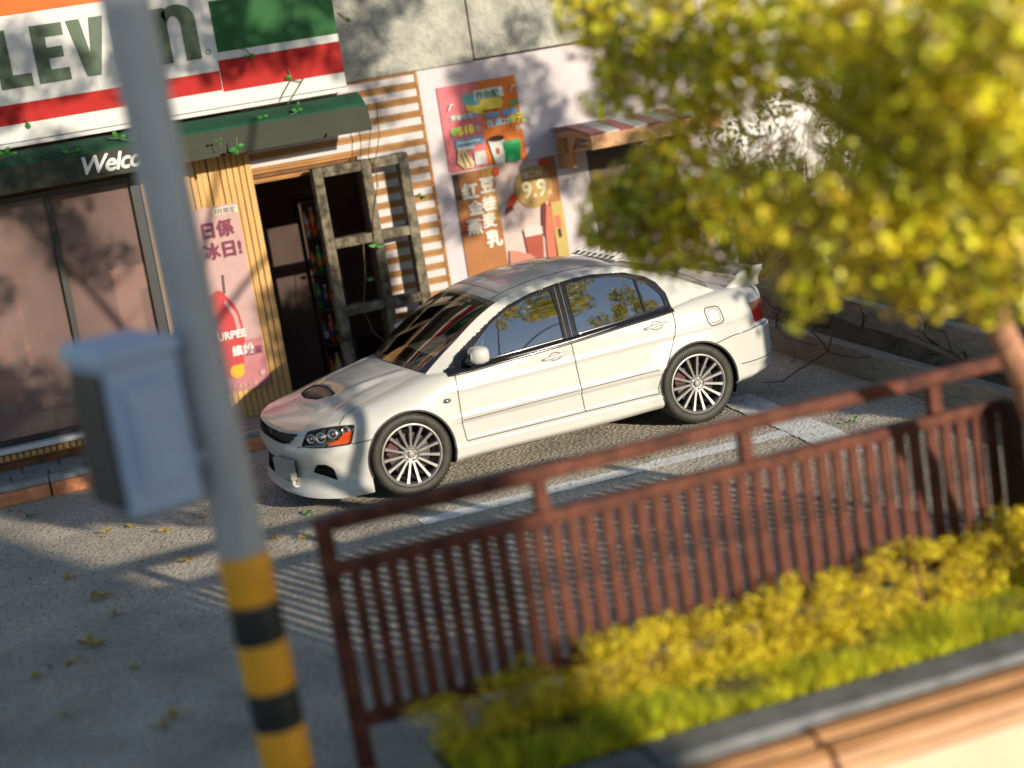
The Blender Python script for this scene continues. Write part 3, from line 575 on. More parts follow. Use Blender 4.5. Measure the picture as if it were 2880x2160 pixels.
M['sign_red'] = mat('sign_red', (.36,.018,.016), .7, .05, 4, spec=.18)
M['sign_orange'] = mat('sign_orange', (.62,.13,.03), .7, .05, 4, spec=.18)
M['awn_green'] = mat('awning_green', (.012,.056,.032), .7, .12, 3, spec=.18)
M['awn_grey'] = mat('awning_valance', (.036,.040,.028), .7, .08, 3, spec=.18)
M['white_print'] = mat('white_print', (.62,.62,.60), .7, .02, spec=.18)
def sheet(name, x0, x1, y0, y1, z, m, parent=None): return MB().add([(x0,y0,z),(x1,y0,z),(x1,y1,z),(x0,y1,z)], [(0,1,2,3)]).build(name, m, parent)
def kind(o, k='structure'): o['kind'] = k; return o
g = kind(sheet('ground', -150, 150, -150, 150, -.62, M['table'])); g['label'] = 'pale cream table top under the base'
rd = kind(MB().box((-8.5,-6.64,-.61),(11.5,10.5,0)).build('road', M['asphalt'])); rd['label'] = 'rough grey asphalt of the parking lane'
def wavy_strip(name, p0, p1, wd, z, seed):
    rg = np.random.default_rng(seed); p0 = np.array(p0); p1 = np.array(p1); L = np.linalg.norm(p1-p0); n = int(L/.025)+2; d = (p1-p0)/L; q = np.array([-d[1], d[0]])
    t = np.linspace(0, L, n); a = wd/2+rg.normal(0, .006, n)+.006*np.sin(t*9+seed); b = wd/2+rg.normal(0, .006, n)
    A = p0+np.outer(t, d)+q*a[:, None]; B = p0+np.outer(t, d)-q*b[:, None]; C = (A+B)/2
    return kind(MB().grid(np.stack([np.c_[B, np.full(n, z)], np.c_[C, np.full(n, z)], np.c_[A, np.full(n, z)]], 1), flip=True).build(name, M['line_paint']))
wavy_strip('road_marking', (-.15,-1.70), (3.10,-1.69), .21, .004, 3)['label'] = 'long white painted line along the parking bay'
wavy_strip('road_marking', (3.24,-.20), (3.12,-2.75), .34, .008, 5)['label'] = 'short white cross line closing the bay behind the car'
# kerb and pavement in front of the shop
kerb = kind(empty('kerb', (0,2.0,0))); kerb['label'] = 'shop kerb with orange face and grey top'
x = -6.2; i = 0
rg = np.random.default_rng(11)
while x < 4.3:
    L = [.86,.92,.80,.95][i%4]
    MB().box((x+.008,.0,0),(x+L-.008,.13,.13)).build('kerb_block', M['kerb_orange'], kerb, bevel=.012)
    MB().box((x+.004,.006,.132),(x+L-.004,.135,.185)).build('kerb_cap', M['kerb_top'], kerb, bevel=.012)
    x += L; i += 1
pav = kind(MB().box((-6.2,2.137,0),(4.3,2.74,.172)).build('pavement', M['pave'])); pav['label'] = 'narrow grey pavement strip under the shop front'
ti = None
for k in range(30):
    xx = -6.1+k*.346
    if xx > 4.0: break
    if ti is None: ti = MB().box((0,0,0),(.325,.27,.014)).build('paving_slab', M['pave'], pav, bevel=.004); ti.location = (xx,2.15,.173)
    else: shared('paving_slab', ti, (xx,2.15,.173), pav)
    shared('paving_slab', ti, (xx+.12,2.435,.173), pav)
# painted base and wooden moulding along the near edge
kb = kind(empty('base_edge', (0,-6.64,0))); kb['label'] = 'near edge of the base with dark kerb strip and brown wooden moulding'
MB().box((-8.5,-.29,-.12),(-.40,-.004,.035)).build('edge_strip', M['kerb_grey'], kb, bevel=.02)
MB().box((-.385,-.27,-.12),(6.5,-.004,.05)).build('edge_strip', M['kerb_grey'], kb, bevel=.02)
for (x0, x1, dz, dy) in ((-8.5,.38,-.015,.03),(.40,6.5,.0,0)):
    MB().prism([(-.30,-.12),(-.30,.0),(-.32,.015),(-.40,.012),(-.425,-.01),(-.44,-.03),(-.455,-.03),(-.47,-.01),(-.51,.0),(-.565+dy,-.012),(-.595+dy,-.04),(-.605+dy,-.075),(-.63+dy,-.08),(-.64+dy,-.12)], 'x', x0, x1).build('moulding', M['base_wood'], kb).location = (0,0,dz)
for (x0, x1, dz) in ((-8.5,.38,-.02),(.40,6.5,0)): MB().box((x0,-.655,-.61),(x1,-.30,-.125+dz)).build('front_board', M['table'], kb)
# ================================================================== SHOP
F = 2.80
shop = empty('shop_building', (.6,F,0)); tag(shop, 'small convenience shop with slatted siding, concrete upper wall and dark doorway', 'building')
def sp(name, a, b, m, bevel=0, parent=None):      # world coordinates -> part of the shop
    o = MB().box((a[0]-.6,a[1]-F,a[2]), (b[0]-.6,b[1]-F,b[2])).build(name, m, parent or shop, bevel=bevel); return o
sp('upper_wall_panel', (-3.9,F-.035,3.255),(.86,F+.16,4.95), M['concrete'])
sp('upper_wall_panel', (.865,F-.035,3.245),(2.244,F+.16,4.95), M['concrete'], .008)
sp('upper_wall_panel', (2.258,F-.035,3.262),(4.75,F+.16,4.95), M['concrete'], .008)
# pale wall with a window opening
WX0, WX1, WZ0, WZ1 = 3.30, 4.28, 1.02, 2.15
sp('pale_wall', (1.645,F,.0),(WX0,F+.16,3.243), M['white_wall'])
sp('pale_wall', (WX1,F,.0),(4.75,F+.16,3.243), M['white_wall'])
sp('pale_wall', (WX0,F,.0),(WX1,F+.16,WZ0), M['white_wall'])
sp('pale_wall', (WX0,F,WZ1),(WX1,F+.16,3.243), M['white_wall'])
wn = empty('side_window', (WX0-.6,.06,WZ0)); wn.parent = shop
for a, b in (((.002,0,.002),(.07,.06,WZ1-WZ0-.002)),((.908,0,.002),(.978,.06,WZ1-WZ0-.002)),((.07,0,.002),(.908,.06,.07)),((.07,0,1.06),(.908,.06,1.128)),((.46,.005,.07),(.52,.055,1.06)),((.07,.01,.55),(.46,.05,.60)),((.52,.01,.55),(.908,.05,.60))):
    MB().box(a, b).build('frame_bar', M['black_frame'], wn, bevel=.004)
MB().box((.06,.025,.06),(.92,.03,1.07)).build('pane', M['shop_glass'], wn)
# siding: white boards with scorched battens between them
DX0, DX1, DZ1 = -.17, .90, 2.475
wb = MB().box((0,0,0),(1,.03,.074)); bt = MB().box((0,0,0),(1,.018,.027)); protoW = protoB = None
sp('siding_backing', (DX1,F+.03,.0),(1.62,F+.16,3.243), M['batten_dark']); sp('siding_backing', (DX0,F+.03,DZ1),(DX1-.002,F+.16,3.243), M['batten_dark'])
k = 0; z = .19
rg = np.random.default_rng(4)
while z < 3.22:
    x0 = DX1 if z < DZ1-.01 else DX0; L = 1.62-x0; h = min(.074, 3.24-z)
    if protoW is None: protoW = wb.build('siding_board', M['board_white'], shop, bevel=.004); o = protoW; o.location = (x0-.6,.0,z); 
    else: o = shared('siding_board', protoW, (x0-.6,.0,z), shop)
    o.scale = (L,1,h/.074); o.location.y = rg.uniform(-.003,.003)
    for dz in (.0785,.1095):
        if z+dz < 3.23:
            if protoB is None: protoB = bt.build('siding_batten', M['batten'], shop, bevel=.003); o = protoB
            else: o = shared('siding_batten', protoB, (0,0,0), shop)
            xb = DX1 if z+dz < DZ1 else DX0
            o.location = (xb-.6-rg.uniform(0,.004),-.006+rg.uniform(-.003,.003),z+dz); o.scale = (1.62-xb,1,1)
    z += .1405
sp('corner_strip', (1.615,F-.012,.0),(1.643,F+.16,3.243), M['batten'], .003)
sp('door_header', (DX0,F-.01,DZ1-.05),(DX1,F+.15,DZ1-.008), M['batten'], .004)
# slatted pine pier
sp('pier_backing', (-1.24,F+.03,.0),(-.17,F+.16,3.25), M['batten_dark'])
xx = -1.24; pr = None; k = 0
while xx < -.27:
    if pr is None: pr = MB().box((0,0,0),(.052,.045,2.9)).build('pine_slat', M['slat'], shop, bevel=.008); o = pr
    else: o = shared('pine_slat', pr, (0,0,0), shop)
    o.location = (xx-.6, -.012+rg.uniform(-.006,.006), .17); o.rotation_euler = (0, rg.uniform(-.002,.002), 0); xx += .0595; k += 1
sp('pine_trim', (-.285,F-.03,.17),(-.232,F+.06,3.1), M['slat'], .006); sp('pine_trim', (-.228,F-.05,.17),(-.172,F+.10,3.1), M['slat'], .006)
sp('pier_backing', (-3.9,F+.03,2.72),(-1.25,F+.15,3.25), M['batten_dark'])
# shop windows
FR = [(-3.9,-3.84),(-2.145,-2.085),(-1.345,-1.25)]
for a, b in FR: sp('window_mullion', (a,F-.02,.40),(b,F+.09,2.72), M['black_frame'], .004)
sp('window_head', (-3.838,F-.018,2.66),(-1.347,F+.08,2.718), M['black_frame'], .004)
sp('window_foot', (-3.838,F-.018,.402),(-1.347,F+.08,.45), M['black_frame'], .004)
for a, b in ((-3.84,-2.145),(-2.085,-1.345)): sp('window_pane', (a,F+.03,.45),(b,F+.036,2.66), M['shop_glass'])
sp('stall_riser', (-3.9,F-.01,.17),(-1.25,F+.12,.33), M['batten_dark']); sp('window_sill', (-3.9,F-.13,.345),(-1.25,F+.11,.395), M['sign_white'], .008)
den = None
for k in range(42):
    xx = -3.88+k*.0625
    if den is None: den = MB().box((0,0,0),(.042,.05,.05)).build('dentil', M['slat'], shop, bevel=.004); o = den
    else: o = shared('dentil', den, (0,0,0), shop)
    o.location = (xx-.6,-.085,.278)
sp('dentil_rail', (-3.9,F-.06,.262),(-1.25,F-.012,.335), M['batten'])
# interior
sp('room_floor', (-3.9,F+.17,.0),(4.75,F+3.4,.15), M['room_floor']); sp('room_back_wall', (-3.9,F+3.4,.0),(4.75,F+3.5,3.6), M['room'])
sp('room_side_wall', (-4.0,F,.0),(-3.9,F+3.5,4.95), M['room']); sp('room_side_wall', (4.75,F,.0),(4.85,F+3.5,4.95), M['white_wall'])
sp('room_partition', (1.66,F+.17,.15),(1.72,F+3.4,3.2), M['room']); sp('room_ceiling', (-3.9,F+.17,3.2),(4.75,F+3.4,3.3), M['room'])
sp('roof_slab', (-4.0,F-.05,4.96),(4.85,F+3.5,5.1), M['concrete'])
# ---- shelves inside and goods
GOODS = [('red',(.55,.05,.03)),('amber',(.75,.30,.04)),('green',(.06,.30,.06)),('yellow',(.70,.52,.06)),('white',(.62,.62,.60)),('dark blue',(.04,.06,.16)),('dark brown',(.10,.045,.025)),('orange',(.75,.17,.03))]
for n, c in GOODS: M['good_'+n] = mat('bottle_'+n.replace(' ','_'), c, .22, .12, 12, coat=.4)
def bottle_mesh(h, r): return MB().lathe([(.001,0),(r,.003),(r,.62*h),(r*.85,.70*h),(r*.38,.82*h),(r*.36,.93*h),(.001,.935*h)], 14, axis='z')
def shelf(x0, x1, y0, y1, h, levels, label, face):
    s = empty('goods_shelf', ((x0+x1)/2,(y0+y1)/2,.15)); tag(s, label, 'shelf'); w2, d2 = (x1-x0)/2, (y1-y0)/2
    for sx in (-1, 1): MB().box((sx*w2-.012,-d2,0),(sx*w2+.012,d2,h)).build('side_panel', M['shelf'], s)
    for k in range(levels+1): MB().box((-w2+.013,-d2,k*(h-.03)/levels),(w2-.013,d2,k*(h-.03)/levels+.025)).build('shelf_board', M['shelf_dark'], s)
    return s
ORD = ['lowest','second lowest','middle','second highest','top']
def stock(x0, x1, y0, y1, h, levels, where, axis):
    cnt = 0
    for k in range(levels):
        z = .15+k*(h-.03)/levels+.026; n = 4
        for j in range(n):
            nm, c = GOODS[(k*5+j*3)%8]; hh = .24+.03*((k+j)%3); t = (j+.5)/n
            px, py = (x0+(x1-x0)*t, y0+.07) if axis == 'x' else (x1-.07, y0+(y1-y0)*t)
            b = empty('drink_bottle', (px,py,z)); bottle_mesh(hh, .036).build('bottle_body', M['good_'+nm], b, smooth=True)
            MB().lathe([(.0365,.25*hh),(.0372,.26*hh),(.0372,.50*hh),(.0365,.51*hh)], 14, axis='z').build('bottle_label', M['good_'+GOODS[(k+j+3)%8][0]], b, smooth=True)
            MB().lathe([(.016,.93*hh),(.016,1.0*hh),(.001,1.0*hh)], 10, axis='z').build('bottle_cap', M['good_white' if j%2 else 'good_red'], b)
            pos = ['first','second','third','fourth'][j]
            tag(b, f'{nm} drink bottle, {pos} along the {ORD[k]} shelf {where}', 'bottle', f'bottles on the shelf {where}')
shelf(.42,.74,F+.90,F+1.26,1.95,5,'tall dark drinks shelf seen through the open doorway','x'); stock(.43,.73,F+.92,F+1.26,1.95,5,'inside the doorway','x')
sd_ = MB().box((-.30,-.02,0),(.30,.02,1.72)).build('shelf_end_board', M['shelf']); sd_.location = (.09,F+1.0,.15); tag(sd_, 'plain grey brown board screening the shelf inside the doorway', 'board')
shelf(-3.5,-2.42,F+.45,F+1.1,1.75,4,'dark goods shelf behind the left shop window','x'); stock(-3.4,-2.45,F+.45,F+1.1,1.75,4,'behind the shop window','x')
# ---- open leaf of the shop door
door = empty('door_leaf', (.86,2.60,.18)); tag(door, 'mottled grey door leaf with six empty panes standing open by the siding', 'door')
for (a, b, nm) in (((-.49,-.08,0),(-.39,.08,2.31),'stile'),((-.0,-.08,0),(.095,.08,2.31),'stile'),((.38,-.08,0),(.48,.08,2.31),'stile')):
    MB().box(a, b).build(nm, M['door_frame'], door, bevel=.012)
for z0, z1 in ((2.21,2.305),(1.50,1.595),(.825,.92),(.0,.12)):
    for a, b in ((-.388,-.002),(.097,.378)): MB().box((a,-.075,z0),(b,.075,z1)).build('rail', M['door_frame'], door, bevel=.008)
# ---- sign
sign = empty('shop_sign', (-1.4,2.66,3.17)); tag(sign, 'wide white shop sign with green letters and red, orange and green stripes', 'sign')
SY = -.16
MB().box((-2.5,SY,0),(2.25,.095,1.62)).build('sign_box', M['sign_white'], sign, bevel=.006)
def panel(name, x0, x1, z0, z1, m, d=.004, parent=None): return MB().box((x0+1.4,SY-d,z0-3.17),(x1+1.4,SY+.001,z1-3.17)).build(name, m, parent or sign)
panel('red_stripe', -3.898,-.345,3.375,3.555, M['sign_red']); panel('red_stripe', -.337,.848,3.355,3.650, M['sign_red'])
panel('green_stripe', -.325,.848,3.725,4.20, M['sign_green']); panel('orange_stripe', -3.898,-.337,4.345,4.60, M['sign_orange']); panel('orange_stripe', -.325,.848,4.245,4.60, M['sign_orange'])
MB().tube([(-2.49,SY-.004,.045),(2.245,SY-.004,.045)], .005, 6).build('edge_wire', M['kerb_grey'], sign)
lb = panel('letter_board', -3.898,-.342,3.56,4.34, M['sign_white'], .008)
def letter(polys, x, w_, name='letter', h0=3.695, h1=4.22):
    b = MB()
    for poly in polys: b.prism([(x+1.4+px*w_, h0-3.17+pz*(h1-h0)) for px, pz in poly], 'y', SY-.016, SY-.007)
    return b.build(name, M['letter_green'], lb)
LL = [[(0,0),(1,0),(1,.22),(.42,.22),(.42,1),(0,1)]]
EE = [[(0,0),(1,0),(1,.22),(.42,.22),(.42,.41),(.90,.41),(.90,.60),(.42,.60),(.42,.78),(1,.78),(1,1),(0,1)]]
VV_ = [[(.30,0),(.68,0),(1,1),(.62,1),(.50,.38),(.36,1),(0,1)]]
letter(EE,-2.70,.28); letter(LL,-2.33,.29); letter(EE,-1.985,.29); letter(VV_,-1.655,.34); letter(EE,-1.265,.29)
arc = lambda cx, cz, rx, rz, a0, a1, n=14: [(cx+rx*math.cos(R(a)), cz+rz*math.sin(R(a))) for a in np.linspace(a0, a1, n)]
NN_ = [[(.0,0),(.36,0),(.36,.97),(0,.97)], [(.66,0),(1,0),(1,.70)]+arc(.60,.70,.40,.30,0,150)[1:]+[(.362,.70)]+arc(.512,.64,.148,.17,180,0)]
letter([NN_[0]],-.90,.42); letter([NN_[1]],-.90,.42)
rm = MB().lathe([(.018,0),(.026,0),(.026,-.004),(.018,-.004)], 20, (-.415+1.4,SY-.008,3.745-3.17), close=True).build('registered_mark', M['letter_green'], lb)
# ---- awning with valance
aw = empty('shop_awning', (-1.5,2.45,2.75)); tag(aw, 'long dark green awning with grey valance under the shop sign', 'awning')
prof = [(2.53,3.145),(2.46,3.14),(2.38,3.125),(2.30,3.095),(2.23,3.05),(2.202,3.02)]
AX0, AX1 = -3.9, .93
c = np.array([[(xx+1.5,y-2.45,z-2.75) for y, z in prof] for xx in np.linspace(AX0, AX1, 40)]); rg = np.random.default_rng(2); c[:, 1:, 2] += rg.normal(0, .002, c[:, 1:, 2].shape)
o = MB().grid(c).build('canopy', M['awn_green'], aw, smooth=True); sd = o.modifiers.new('solid','SOLIDIFY'); sd.thickness = .015; sd.offset = -1
vl = np.array([[(xx+1.5+(.0 if i else 0),y-2.45,z-2.75) for y, z in ((2.201,3.019),(2.19,2.92),(2.172,2.785))] for i, xx in enumerate(np.linspace(AX0, AX1+.015, 30))])
val = MB().grid(vl).build('valance', M['awn_grey'], aw, smooth=False); sd = val.modifiers.new('solid','SOLIDIFY'); sd.thickness = .012; sd.offset = -1
MB().prism([(2.53-2.45,3.13-2.75),(2.38-2.45,3.11-2.75),(2.235-2.45,3.03-2.75),(2.19-2.45,2.80-2.75),(2.24-2.45,2.81-2.75),(2.53-2.45,3.02-2.75)], 'x', AX1+1.5-.02, AX1+1.5-.004).build('end_cheek', M['awn_grey'], aw)
for xx in (-2.6,-1.0,.5): MB().tube([(xx+1.5,.33,.12),(xx+1.5,-.33,.06)], .012, 6).build('support_arm', M['black_frame'], aw)
ang = math.atan2(.018, .135)
text_mesh('welcome_lettering', 'Welcome', .225, M['white_print'], val, (-1.83+1.5,2.177-2.45-.006,2.835-2.75), (R(90)-ang,0,0), bold=.006, shear=.33, extrude=.0015, spacing=.92)
# ---- small striped awning over the side window
M['stripe_red'] = mat('faded_red_stripe', (.30,.10,.09), .6, .2, 8); M['stripe_white'] = mat('faded_white_stripe', (.46,.47,.42), .6, .15, 8); M['bracket'] = mat('light_brown_bracket', (.42,.21,.085), .5, .25, 4, stretch=(8,1,8), coat=.2)
sa = empty('window_awning', (3.65,2.78,2.0)); tag(sa, 'small red and white striped awning on a wooden bracket over the side window', 'awning')
def bracket(x):
    outer = [(0,.02),(-.42,.05),(-.44,.20),(-1.03,.25),(-1.07,.385),(-.45,.43),(-.05,.40)]
    # side plate with two cut-outs is assembled from bars
    b = MB()
    b.prism([(-.002,.02),(-.095,.03),(-.10,.37),(-.05,.40),(-.002,.40)], 'x', x-.02, x+.02); b.prism([(-.096,.03),(-.42,.05),(-.44,.20),(-.097,.16)], 'x', x-.02, x+.02)
    b.prism([(-.098,.335),(-.45,.365),(-1.05,.34),(-1.07,.385),(-.45,.43),(-.10,.405)], 'x', x-.02, x+.02); b.prism([(-.441,.20),(-1.03,.25),(-1.05,.335),(-.66,.30),(-.98,.275),(-.62,.245),(-.44,.235)], 'x', x-.02, x+.02)
    b.prism([(-.16,.165),(-.20,.168),(-.20,.345),(-.16,.338)], 'x', x-.02, x+.02); b.prism([(-.34,.19),(-.43,.20),(-.60,.352),(-.45,.366),(-.36,.355)], 'x', x-.018, x+.018)
    return b.build('bracket', M['bracket'], sa)
bracket(-.65); bracket(.62)
for k in range(9):
    x0 = -.70+k*.155; MB().prism([(.0,.425),(-.45,.455),(-1.10,.385),(-1.11,.405),(-.45,.475),(.0,.445)], 'x', x0, x0+.152).build('roof_stripe', M['stripe_red' if k%2 == 0 else 'stripe_white'], sa)
MB().box((-.70,-1.10,.245),(.695,-1.055,.39)).build('front_board', M['bracket'], sa, bevel=.008)
# ================================================================== POSTERS
def pm(n, c, r=.45): 
    if n not in M: M[n] = mat(n, tuple(v*.78 for v in c), .75, .06, 9, spec=.15)
    return M[n]
def poster(name, x0, x1, z0, z1, y, label, base):
    p = empty(name, ((x0+x1)/2,y,z0)); tag(p, label, 'poster'); cx = (x0+x1)/2
    MB().box((x0-cx,-.006,0),(x1-cx,.004,z1-z0)).build('backing_sheet', base, p)
    lay = [1]
    def shape(nm, poly, m, lvl=1):
        lay[0] += 1; d = .006+.0012*lay[0]
        return MB().prism([(a-cx, b-z0) for a, b in poly], 'y', -d-.0005, -d+.0004).build(nm, m, p)
    def rect(nm, a, b, c_, d_, m, lvl=1): return shape(nm, [(a,b),(c_,b),(c_,d_),(a,d_)], m, lvl)
    def ell(nm, a, b, rx, rz, m, lvl=1, n=28): return shape(nm, [(a+rx*math.cos(2*math.pi*k/n), b+rz*math.sin(2*math.pi*k/n)) for k in range(n)], m, lvl)
    def txt(body, a, b, s, m, bold=.0, xs=1.0, sh=0):
        lay[0] += 1; return text_mesh('print_text', body, s, m, p, (a-cx,-.006-.0012*lay[0],b-z0), bold=bold, xscale=xs, shear=sh, extrude=.0006)
    return p, shape, rect, ell, txt
# pink and orange menu poster
p, shape, rect, ell, txt = poster('menu_poster', 1.815,2.65,2.185,3.04, F-.010, 'pink and orange breakfast menu poster with coffee cups and sandwich on the pale wall', pm('poster_pink',(.72,.20,.23)))
rect('orange_field', 2.235,2.19,2.645,3.035, pm('poster_orange',(.78,.22,.045)))
ell('yellow_splash', 2.29,2.80,.20,.085, pm('poster_yellow',(.80,.62,.10)),1)
shape('blue_banner', round_poly([(2.06,2.83),(2.24,2.80),(2.26,2.93),(2.06,2.94)],.04), pm('poster_teal',(.16,.42,.40)))
rect('white_banner', 2.19,2.855,2.50,2.955, pm('poster_white',(.74,.76,.68)),2); txt('自由配', 2.20,2.865,.085, pm('poster_deepgreen',(.06,.22,.15)),.002); ell('green_tag', 2.60,2.77,.052,.026, pm('poster_leaf',(.10,.42,.16)),1)
for (a, b, c_, d_) in ((1.90,2.70,2.19,2.735),(2.27,2.66,2.43,2.705),(2.46,2.66,2.62,2.72)): rect('blue_text_bar', a,b,c_,d_, pm('poster_blue',(.18,.38,.58)),1)
rect('grey_text_bar', 2.26,2.725,2.42,2.745, pm('poster_brown',(.22,.08,.04)))
txt('早餐任選', 1.91,2.695,.058, pm('poster_white',(1,1,1)),.0015); ell('green_coin', 1.93,2.58,.045,.045, pm('poster_lime',(.36,.56,.16)),1); txt('$18', 1.955,2.545,.115, pm('poster_bright',(.86,.80,.12)),.004); txt('元', 2.14,2.555,.065, pm('poster_white',(1,1,1)),.002)
rect('blue_block', 1.915,2.425,2.215,2.505, pm('poster_blue',(.18,.38,.58))); rect('white_line', 1.945,2.455,2.18,2.475, M['white_print'],2); rect('white_block', 1.925,2.385,2.11,2.420, pm('poster_white',(.74,.76,.68)),1)
txt('任選2件', 2.27,2.575,.085, pm('poster_ice',(.55,.72,.80)),.003); txt('18元', 2.485,2.575,.105, pm('poster_bright',(.86,.80,.12)),.004); txt('加購', 2.56,2.50,.05, M['white_print'],.001)
rect('pale_note', 2.09,2.215,2.215,2.35, pm('poster_note',(.60,.60,.57)))
shape('sandwich_bread', [(1.90,2.27),(1.97,2.20),(2.06,2.20),(2.085,2.245),(2.00,2.395),(1.93,2.40)], pm('poster_bread',(.72,.55,.33)),1)
shape('sandwich_filling', [(1.97,2.215),(1.995,2.21),(1.975,2.30),(1.955,2.365),(1.94,2.36)], pm('poster_filling',(.30,.22,.08)),2); shape('sandwich_filling', [(2.03,2.215),(2.05,2.215),(2.02,2.30),(1.99,2.37),(1.98,2.36)], pm('poster_filling',(.30,.22,.08)),2)
shape('white_cup', [(2.30,2.19),(2.40,2.19),(2.435,2.44),(2.255,2.44)], pm('poster_cup',(.66,.66,.62)),1); ell('coffee', 2.345,2.445,.088,.030, pm('poster_coffee',(.08,.035,.02)),2); ell('cup_mark', 2.34,2.32,.022,.035, pm('poster_mark',(.45,.10,.05)),2)
shape('green_cup', [(2.425,2.19),(2.57,2.19),(2.60,2.385),(2.40,2.385)], pm('poster_cupgreen',(.02,.30,.10)),2); ell('cup_rim', 2.50,2.388,.10,.022, pm('poster_leaf',(.10,.42,.16)),3)
for (a, b) in ((1.90,2.80),(2.575,2.885)): shape('curl', [(a,b),(a+.03,b+.05),(a+.06,b+.045),(a+.055,b+.058),(a+.022,b+.062),(a-.008,b+.004)], M['white_print'],1)
# red-bean drink poster
p, shape, rect, ell, txt = poster('drink_poster', 1.835,2.945,1.105,2.165, F-.012, 'brown drink poster with large white characters and a 9.9 price disc', pm('bean_brown',(.43,.19,.075)))
rect('pale_photo', 2.27,1.11,2.80,2.16, pm('bean_pale',(.66,.52,.49))); rect('red_field', 1.84,1.55,2.10,1.68, pm('bean_red',(.45,.085,.05)),0); rect('amber_field', 2.14,1.62,2.265,2.16, pm('bean_amber',(.62,.33,.09)),0)
rect('dark_strip', 1.838,1.90,1.895,2.155, pm('bean_dark',(.07,.05,.04)),1)
for body, a, b, s in (('红',1.905,1.90,.175),('豆',2.095,1.935,.17),('金',1.945,1.735,.155),('桂',2.095,1.755,.155),('燕',1.895,1.545,.165),('麦',2.065,1.585,.155),('乳',2.075,1.385,.175)): txt(body, a, b, s, pm('bean_text',(.82,.78,.70)), .008)
ell('price_disc', 2.665,1.89,.205,.215, pm('bean_gold',(.50,.33,.12)),1); txt('9.9', 2.535,1.79,.235, pm('bean_cream',(.84,.74,.52)),.006,.95); txt('元', 2.80,1.785,.06, pm('bean_cream',(1,1,1)),.001); txt('第二杯', 2.56,1.995,.075, pm('bean_cream',(1,1,1)),.002)
ell('red_bead', 2.80,2.12,.05,.04, pm('bean_bright',(.72,.10,.035)),3); ell('red_bead', 2.29,2.115,.035,.045, pm('bean_bright',(.72,.10,.035)),3)
shape('red_arm', [(2.335,1.72),(2.40,1.84),(2.46,1.87),(2.49,1.82),(2.44,1.76),(2.36,1.68)], pm('bean_bright',(.72,.10,.035)),2); shape('dark_sleeve', [(2.32,1.66),(2.34,1.73),(2.40,1.75),(2.42,1.71)], pm('bean_plum',(.16,.05,.04)),3)
shape('dark_arm', [(2.68,1.42),(2.72,1.70),(2.76,1.72),(2.80,1.55),(2.72,1.36)], pm('bean_plum',(.16,.05,.04)),1); shape('red_cloth', [(2.70,1.12),(2.80,1.12),(2.82,1.66),(2.77,1.70),(2.72,1.40)], pm('bean_coral',(.66,.19,.13)),1)
shape('drink_glass', [(2.50,1.15),(2.66,1.15),(2.69,1.47),(2.48,1.47)], pm('bean_tea',(.42,.10,.07)),2); ell('glass_rim', 2.585,1.47,.105,.03, pm('bean_ice',(.68,.60,.58)),3); rect('glass_frost', 2.49,1.40,2.685,1.455, pm('bean_ice',(.68,.60,.58)),3)
shape('berry_heap', [(2.28,1.11),(2.62,1.11),(2.52,1.22),(2.42,1.26),(2.30,1.30)], pm('bean_blush',(.60,.26,.20)),1); rect('olive_panel', 2.815,1.11,2.943,1.70, pm('bean_olive',(.55,.42,.14)),1); rect('coral_tag', 2.83,1.43,2.90,1.56, pm('bean_coral',(.66,.19,.13)),2); rect('dark_mark', 2.85,1.33,2.885,1.42, pm('bean_dark',(.07,.05,.04)),2)
# red iced-drink poster on the pine pier
p, shape, rect, ell, txt = poster('iced_drink_poster', -.985,-.375,.46,2.29, F-.045, 'tall pale pink iced drink poster hanging on the pine slats', pm('slush_pink',(.56,.37,.36)))
rect('rose_field', -.98,.465,-.38,.95, pm('slush_rose',(.52,.21,.24)),0); rect('label_board', -.62,2.20,-.375,2.27, pm('slush_cream',(.70,.66,.55)),1); txt('7月限定', -.61,2.21,.06, pm('slush_ink',(.13,.09,.09)),.001)
txt('日係', -.785,2.005,.17, pm('slush_plum',(.22,.06,.10)),.008); txt('冰日!', -.785,1.80,.17, pm('slush_plum',(.22,.06,.10)),.008)
shape('red_cup', round_poly([(-.86,.62),(-.62,.62),(-.53,1.02),(-.56,1.28),(-.70,1.50),(-.85,1.42),(-.93,1.10)],.06), pm('slush_red',(.55,.075,.08)),1); shape('cup_gloss', round_poly([(-.60,1.0),(-.56,1.05),(-.575,1.22),(-.66,1.38),(-.68,1.35),(-.61,1.2)],.03), pm('slush_gloss',(.64,.36,.36)),2)
shape('straw', [(-.665,1.44),(-.645,1.44),(-.63,1.62),(-.65,1.625)], pm('slush_ink',(.13,.09,.09)),2); txt('SLURPEE', -.915,.99,.105, M['white_print'],.004,1.0)
txt('繽紛', -.69,.82,.11, M['white_print'],.003); txt('沁涼', -.56,.80,.085, pm('slush_plum',(.22,.06,.10)),.002); ell('lemon', -.68,.66,.075,.065, pm('slush_lemon',(.80,.45,.05)),2); ell('lemon_tip', -.63,.70,.03,.028, pm('slush_lemon',(.80,.45,.05)),3); ell('seal', -.43,.60,.03,.03, pm('slush_gloss',(.64,.36,.36)),2)
txt('限時優惠供應', -.80,.49,.05, pm('slush_gloss',(.64,.36,.36)),.0008)
